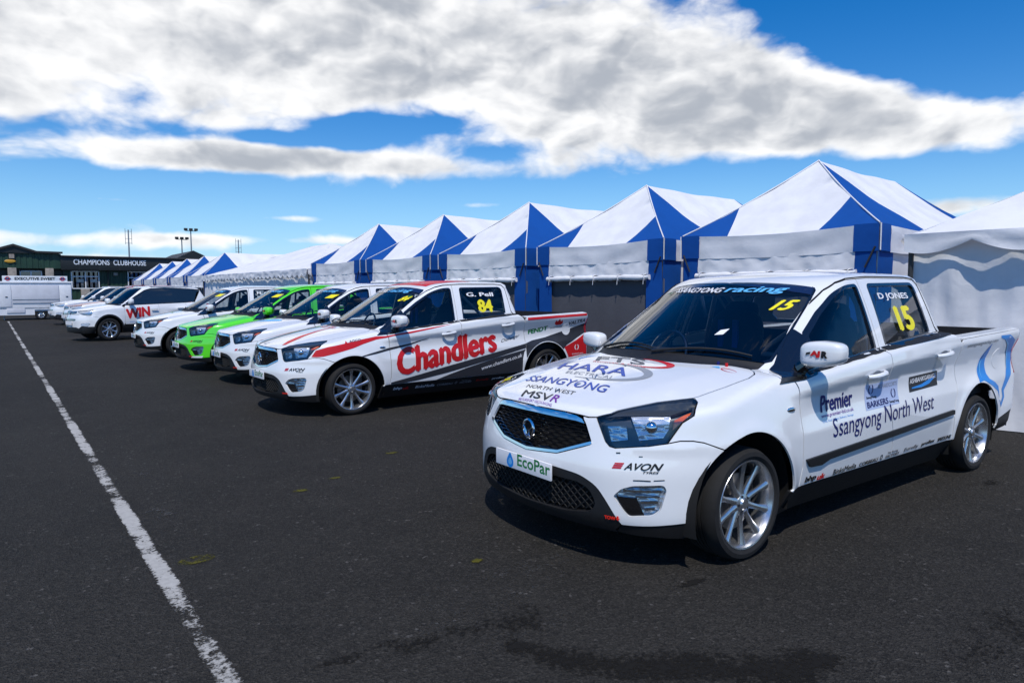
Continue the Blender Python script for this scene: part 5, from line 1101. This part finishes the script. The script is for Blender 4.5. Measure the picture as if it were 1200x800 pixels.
def common(t, strip=True):
    if strip:
        D.text('SSANGYONG', 'F', (-.465, 1.443), .50, .036, m='ink_white', parent=t, bold=.03, shear=.25, off=.0045); D.text('racing', 'F', (.055, 1.435), .42, .050, m='ink_sky', parent=t, bold=.03, shear=.2, off=.0045)
    D.text('AVON', 'F', (.647, .548), .145, .036, skew=.02, m='ink_black', parent=t, bold=.03, shear=.35)
    for k in range(3): D.poly([(.592+.004*k, .549+.011*k), (.634+.004*k, .552+.011*k), (.637+.004*k, .560+.011*k), (.595+.004*k, .557+.011*k)], 'F', 'ink_red', t)
    D.text('TYRES', 'F', (.725, .535), .055, .011, m='ink_black', parent=t, bold=.02, shear=.3)
    D.text('TOW', 'F', (.560, .278), .055, .020, m='ink_orange', parent=t, bold=.06, off=.004); D.poly([(.620, .302), (.630, .302), (.630, .290), (.636, .290), (.625, .277), (.614, .290), (.620, .290)], 'F', 'ink_orange', t, off=.004, h=.02)
    def flat(V, T, m, nm): return MB().add([(-.8285, -p[0], p[1]) for p in V], T[:, ::-1], m).build(nm, t)
    V, T = text2d('EcoPar', 1, .02); V = fit_box(V, .30, .070)+np.array([-.045, .452]); flat(V, T, 'ink_green', 'plate_lettering')
    P = np.array(fillet([(-.115, .525), (-.080, .470), (-.085, .440), (-.115, .425), (-.145, .440), (-.150, .470)], .02)); V, T = tri2d(P, [P*.45+np.array([-.115, .46])*.55], .02); flat(V, T, 'ink_blue', 'plate_drop')
    P2 = P*.4+np.array([-.115, .46])*.6; V, T = tri2d(P2, [], .02); flat(V, T, 'ink_sky', 'plate_drop')
def mirror_badge(t, b1='AJ', b2='R'):
    # laid on the mirror's curved front: solve the superellipse for x
    def lay(V, T, m, off):
        vs = []
        for p in V:
            u = abs((p[0]-1.005)/.128)**(2/.52); v = abs((p[1]-1.098)/.074)**(2/.52); k = max(1-u-v, .02)**(.52/2); vs.append((.60-.078*k*(1-.25*max(0, (p[0]-1.005)/.13))-off, -p[0], p[1]))
        return MB().add(vs, T[:, ::-1], m).build('mirror_badge', t)
    for body, x0, w, m in ((b1, .962, .062, 'ink_red'), (b2, 1.028, .036, 'ink_black')):
        V, T = text2d(body, 1, .07, .05); V = fit_box(V, w, .040)+np.array([x0, 1.080]); V, T = slice2d(V, T, .012); lay(V, T, m, .004)
    V, T = tri2d(np.array([(.935, 1.092), (.965, 1.100), (.965, 1.112), (.94, 1.106)]), [], .02); lay(V, T, 'ink_black', .004)
def number(t, n, name):
    D.text(n, 'F', (.470, 1.330), .125, .066, m='ink_yellow', parent=t, bold=.05, shear=.3, off=.004)
    D.text(n, 'S', (1.905, 1.170), .25, .175, skew=.0, m='ink_yellow', parent=t, bold=.055, off=.004); D.text(name, 'S', (1.76, 1.385), .45, .055, m='ink_white', parent=t, bold=.03, off=.004)
for t in TR: common(t); mirror_badge(t)
T1, T2, T3, T4, T5 = TR
# ---- pickup 15
for P_, w_ in (([(.690, .497), (.72, .4985), (.755, .4975)], .005), ([(.765, .500), (.80, .503)], .004), ([(.60, .628), (.62, .630)], .006), ([(.70, .618), (.715, .619)], .004)): D.band(P_, w_, 'F', 'ink_black', T1, name='scuff')
number(T1, '15', 'D JONES')
D.text('SSANGYONG', 'T', (-.49, -.462), .78, .105, m='ink_royal', parent=T1, bold=.014, shear=-0.55); D.text('NORTH WEST', 'T', (-.33, -.566), .46, .048, m='ink_black', parent=T1, shear=-0.55)
D.text('MSV', 'T', (-.25, -.690), .29, .085, m='ink_black', parent=T1, bold=.014, shear=-0.55); D.text('R', 'T', (.035, -.688), .11, .085, m='ink_purple', parent=T1, bold=.014, shear=-0.55); D.text('MOTORSPORT VISION RACING', 'T', (-.19, -.715), .32, .014, m='ink_purple', parent=T1, shear=-0.5)
D.text('HARA', 'T', (-.53, -.185), .72, .145, m='ink_royal', parent=T1, shear=-0.45, bold=.015); D.text('ELECTRICAL', 'T', (-.30, -.262), .46, .050, m='ink_mid', parent=T1, shear=-0.45)
def ring(t, cx, cy, rx, ry, a0, a1, wmax, m):
    P = arc2(cx, cy, rx, ry, a0, a1, 30); n = len(P); D.band(P, [wmax*(.10+.90*math.sin(math.pi*i/(n-1))**1.5) for i in range(n)], 'T', m, t)
ring(T1, -.10, -.14, .41, .165, -95, 105, .055, 'ink_mid'); ring(T1, -.36, -.08, .16, .12, 120, 215, .02, 'ink_mid')
D.text('FTS', 'T', (-.42, .060), .52, .115, m='ink_grey', parent=T1, shear=-0.4, bold=.014); D.text('Removals & Storage', 'T', (-.33, .012), .52, .035, m='ink_red', parent=T1, shear=-0.4); ring(T1, .02, .10, .27, .085, -80, 95, .05, 'ink_red'); ring(T1, -.42, .12, .12, .07, 110, 220, .03, 'ink_blue')
D.poly([(.50, .235), (.56, .235), (.53, .27)], 'T', 'ink_sky', T1); ring(T1, .62, .24, .05, .022, 0, 350, .008, 'ink_red')
for w, m in ((.50, 'ink_navy'), (.56, 'ink_red')):
    p = SK.T([(.30, w)])[0]; MB().tube([(p[0], -p[1], p[2]-.005), (p[0], -p[1], p[2]+.02)], .009, m, 8).build('bonnet_pin', T1)
D.text('Premier', 'S', (.715, .730), .375, .105, skew=.02, m='ink_navy', parent=T1, bold=.035); D.text('www.premier-ltd.co.uk', 'S', (.715, .692), .375, .030, skew=.02, m='ink_purple', parent=T1); D.text('Tyres, Fuel, Service, Delivery, Storage', 'S', (.715, .668), .36, .015, skew=.02, m='ink_blue', parent=T1)
D.poly([(1.240, .688), (1.690, .692), (1.698, .860), (1.247, .850)], 'S', 'ink_pale', T1, off=.0012, name='sticker')
def wings(t, cx, cz, s, m, off=.0026):
    for sg in (-1, 1): D.band([(cx+sg*s*x, cz+s*z) for x, z in ((.10, -.60), (.48, -.35), (.62, .10), (.48, .50), (.20, .72), (.36, .40), (.34, 0), (.16, -.30))][:5], [s*k for k in (.10, .26, .30, .24, .06)], 'S', m, t, off)
wings(T1, 1.325, .815, .045, 'ink_navy'); wings(T1, 1.625, .765, .045, 'ink_navy')
D.text('SsangYong', 'S', (1.265, .755), .13, .020, m='ink_black', parent=T1, bold=.02, off=.0026); D.text('SsangYong', 'S', (1.555, .703), .13, .020, m='ink_black', parent=T1, bold=.02, off=.0026); D.text('RICHARDCORTS', 'S', (1.42, .812), .26, .028, skew=.02, m='ink_mid', parent=T1, off=.0026); D.text('BARKERS', 'S', (1.262, .700), .28, .040, skew=.02, m='ink_navy', parent=T1, bold=.03, off=.0026)
D.poly([(1.860, .748), (2.306, .764), (2.310, .870), (1.863, .855)], 'S', 'ink_black', T1, off=.0012, name='sticker'); D.text('ASHBANKGARAGE', 'S', (1.875, .806), .41, .034, skew=.035, m='ink_white', parent=T1, bold=.03, off=.0026); D.band([(1.90, .775), (2.05, .780), (2.17, .800), (2.29, .835)], [.008, .02, .03, .008], 'S', 'ink_blue', T1, off=.0026)
D.text('Ssangyong North West', 'S', (.825, .535), 1.38, .150, skew=.022, m='ink_navy', parent=T1, bold=0.)
def sponsors(t, inks, z=.326, dx=0.):
    L = [('bhp', .545, .13, .045, .05), ('uk', .685, .09, .036, .05), ('BinksMedia', .865, .28, .036, .01), ('CORBEAU', 1.185, .25, .026, .03), ('O', 1.460, .035, .036, .04), ('The Racing', 1.56, .15, .016, .02), ('FACTORY', 1.535, .20, .020, .04), ('Eurofly', 1.80, .22, .032, .02), ('proflex', 2.065, .22, .034, .04), ('SPEEDLINE', 2.335, .22, .028, .04)]
    for k, (b_, x, w, h, bo) in enumerate(L):
        zz = z+.012*(x-.55)/2+(.024 if b_ == 'The Racing' else 0); D.text(b_, 'S', (x+dx, zz), w, h, skew=.006, m=inks[k % len(inks)] if b_ != 'uk' else 'ink_red', parent=t, bold=bo, shear=.2)
sponsors(T1, ['ink_black', 'ink_red', 'ink_black', 'ink_black', 'ink_black', 'ink_grey', 'ink_grey', 'ink_grey', 'ink_black', 'ink_black'])
D.text('ssangyongracing.com', 'S', (2.69, 1.012), .60, .036, skew=.03, m='ink_mid', parent=T1, bold=.01, off=.004)
BF = [(3.20, 1.030), (3.12, .955), (3.035, .83), (3.005, .725), (3.10, .735), (3.20, .70), (3.30, .665), (3.42, .62), (3.47, .55), (3.455, .60), (3.43, .660), (3.35, .700), (3.24, .735), (3.20, .78), (3.185, .86), (3.21, .95)]
D.poly(BF, 'S', 'ink_blue', T1, off=.0016, name='flame_decal'); D.band([(3.14, .96), (3.085, .86), (3.07, .76)], [.006, .022, .006], 'S', 'ink_sky', T1, off=.003, name='flame_decal')
D.band([(3.36, 1.075), (3.56, 1.055), (3.70, .98), (3.745, .88), (3.70, .77), (3.60, .68), (3.535, .62), (3.56, .56), (3.51, .49), (3.475, .54)], [.02, .06, .14, .14, .10, .07, .055, .045, .04, .01], 'S', 'ink_blue', T1, off=.0016, name='flame_decal')
D.band([(3.45, 1.055), (3.60, 1.0), (3.685, .90), (3.66, .79)], [.006, .022, .022, .006], 'S', 'ink_sky', T1, off=.003, name='flame_decal')
D.poly([(-.535, 1.425), (-.505, 1.443), (-.512, 1.448), (-.545, 1.43)], 'F', 'ink_green', T1, off=.005)
for w0, m in ((.30, 'ink_white'),): D.poly([(w0, 1.175), (w0+.05, 1.180), (w0+.055, 1.215), (w0+.01, 1.205)], 'F', m, T1, off=.001, name='tax_sticker')
# ---- pickup 84
number(T2, '84', 'G. Pell')
rt = [(-.452, .712), (-.404, .785), (-.28, .822), (-.10, .850), (.144, .891), (.33, .918)]; rb = [(.33, .880), (.15, .835), (.028, .796), (-.16, .755), (-.335, .713), (-.40, .708)]
D.poly(rt+rb, 'S', 'ink_red', T2, off=.0018, name='stripe', h=.03); D.poly([(.33, .918), (.46, .918), (.62, .942), (.80, .962), (1.10, 1.0), (1.42, 1.036), (1.10, .985), (.78, .938), (.55, .915), (.46, .896), (.33, .880)], 'S', 'ink_red', T2, off=.0018, name='stripe', h=.03)
D.band([(.11, .690), (.30, .722), (.48, .757), (.77, .800), (1.05, .868)], [.012, .026, .030, .022, .004], 'S', 'ink_dark', T2, off=.0016, name='stripe')
D.text('Chandlers', 'S', (.575, .405), 1.55, .345, skew=.150, m='ink_red', parent=T2, bold=.055, off=.0034)
D.poly([(.50, .345), (.90, .415), (1.29, .487), (1.95, .600), (2.633, .718), (2.633, .655), (1.95, .520), (1.32, .405), (.90, .345), (.68, .325), (.50, .325)], 'S', 'ink_dark', T2, off=.0016, name='stripe'); D.poly([(1.15, .325), (1.35, .380), (1.654, .455), (2.10, .548), (2.628, .636), (2.60, .60), (2.574, .50), (2.572, .325)], 'S', 'ink_dark', T2, off=.0016, name='stripe')
D.poly([(2.635, .72), (2.75, .755), (3.0, .790), (3.40, .875), (3.80, .965), (3.83, .98), (3.83, .83), (3.60, .74), (3.42, .66), (3.34, .60)]+[(3.02+.435*math.cos(R(a)), .30+.435*math.sin(R(a))) for a in range(45, 150, 8)]+[(2.636, .52)], 'S', 'ink_dark', T2, off=.0016, name='stripe')
D.poly([(3.36, .625), (3.60, .715), (3.83, .815), (3.835, .50), (3.52, .40), (3.455, .40), (3.44, .48)], 'S', 'ink_red', T2, off=.0018, name='stripe'); wings(T2, 3.62, .61, .06, 'ink_white', .003); D.text('SSANGYONG', 'S', (3.52, .505), .24, .02, m='ink_white', parent=T2, off=.003)
D.text('www.chandlers.co.uk', 'S', (1.86, .395), .70, .052, skew=.20, m='ink_white', parent=T2, bold=.015, shear=.1, off=.0034); D.text('Challenger', 'S', (2.205, .738), .33, .055, skew=.20, m='ink_black', parent=T2, shear=.4, off=.0028)
D.text('FENDT', 'S', (2.69, .845), .36, .065, skew=.13, m='ink_green', parent=T2, bold=.05, off=.0028)
D.poly([(3.17, .985), (3.19, 1.03), (3.225, 1.01), (3.255, 1.055), (3.285, 1.01), (3.32, 1.03), (3.33, .985), (3.30, .965), (3.20, .960)], 'S', 'ink_red', T2, off=.0028, h=.03); D.text('MASSEY FERGUSON', 'S', (3.10, .905), .28, .02, skew=.1, m='ink_black', parent=T2, off=.0028); D.text('VALTRA', 'S', (3.45, .945), .36, .055, skew=.12, m='ink_grey', parent=T2, bold=.04, off=.0028)
D.poly([(2.645, 1.046), (3.20, 1.064), (3.82, 1.083), (3.82, 1.116), (3.20, 1.100), (2.645, 1.082)], 'S', 'ink_red', T2, off=.0018, name='stripe')
D.text('AGCO', 'S', (-.02, .862), .15, .024, skew=.10, m='ink_grey', parent=T2, bold=.02, off=.0026); D.poly([(-.08, .852), (-.045, .856), (-.06, .885)], 'S', 'ink_red', T2, off=.0026, h=.02)
D.band([(-.20, -.70), (-.24, -.60), (-.28, -.40), (-.30, -.10), (-.28, .15)], [.06, .10, .10, .07, .02], 'T', 'ink_dark', T2, off=.0018, name='stripe'); D.band([(.43, -.63), (.33, -.50), (.22, -.32), (.14, -.10), (.10, .15)], [.05, .10, .09, .06, .01], 'T', 'ink_red', T2, off=.0018, name='stripe'); D.band([(-.47, -.62), (-.46, -.4), (-.44, -.1)], [.04, .07, .02], 'T', 'ink_red', T2, off=.0018, name='stripe')
D.text('AGCO', 'T', (-.12, -.70), .16, .05, m='ink_mid', parent=T2); D.text('Massey Ferguson', 'T', (-.2, .06), .45, .06, m='ink_red', parent=T2); D.text('Chandlers', 'T', (-.25, .13), .4, .05, m='ink_red', parent=T2)
D.poly([(-.56, 1.24), (-.40, 1.20), (0, 1.17), (.40, 1.20), (.56, 1.24), (.60, 1.50), (.58, 1.95), (-.58, 1.95), (-.60, 1.50)], 'T', 'ink_red', T2, off=.002, name='roof_wrap')
for k in range(6): D.text('E', 'T', (-.42+.15*k, 1.28), .09, .05, m='ink_white', parent=T2, shear=.3, bold=.03, off=.004)
sponsors(T2, ['ink_white', 'ink_red', 'ink_white', 'ink_mid', 'ink_mid', 'ink_mid', 'ink_mid', 'ink_red', 'ink_white', 'ink_white'], .235)
# ---- the plainer three
for t in (T3, T4, T5): D.poly([(.42, 1.345), (.57, 1.345), (.60, 1.405), (.45, 1.405)], 'F', 'ink_yellow', t, off=.004, name='number_patch')
D.text('M. C', 'S', (1.74, 1.395), .26, .06, m='ink_white', parent=T5, bold=.03, off=.004)
D.band([(-.20, -.10), (0, -.02), (.25, .06), (.45, .10)], [.04, .14, .16, .05], 'T', 'ink_sky', T3, off=.0018); D.band([(-.3, .15), (-.1, .0), (.2, -.02)], [.02, .05, .02], 'T', 'ink_green', T5)
D.band([(-.35, -.30), (-.1, -.1), (.25, .05)], [.02, .10, .03], 'T', 'ink_grey', T4)
D.poly([(.60, .262), (.78, .262), (.80, .300), (.63, .290)], 'F', 'ink_white', T4)
# ---- SUV
DS.text('WIN', 'S', (.49, .600), .74, .30, skew=.10, m='ink_red', parent=SUV, bold=.06); DS.text('www.ssangyonggb.co.uk', 'S', (.60, .50), .6, .05, m='ink_blue', parent=SUV)
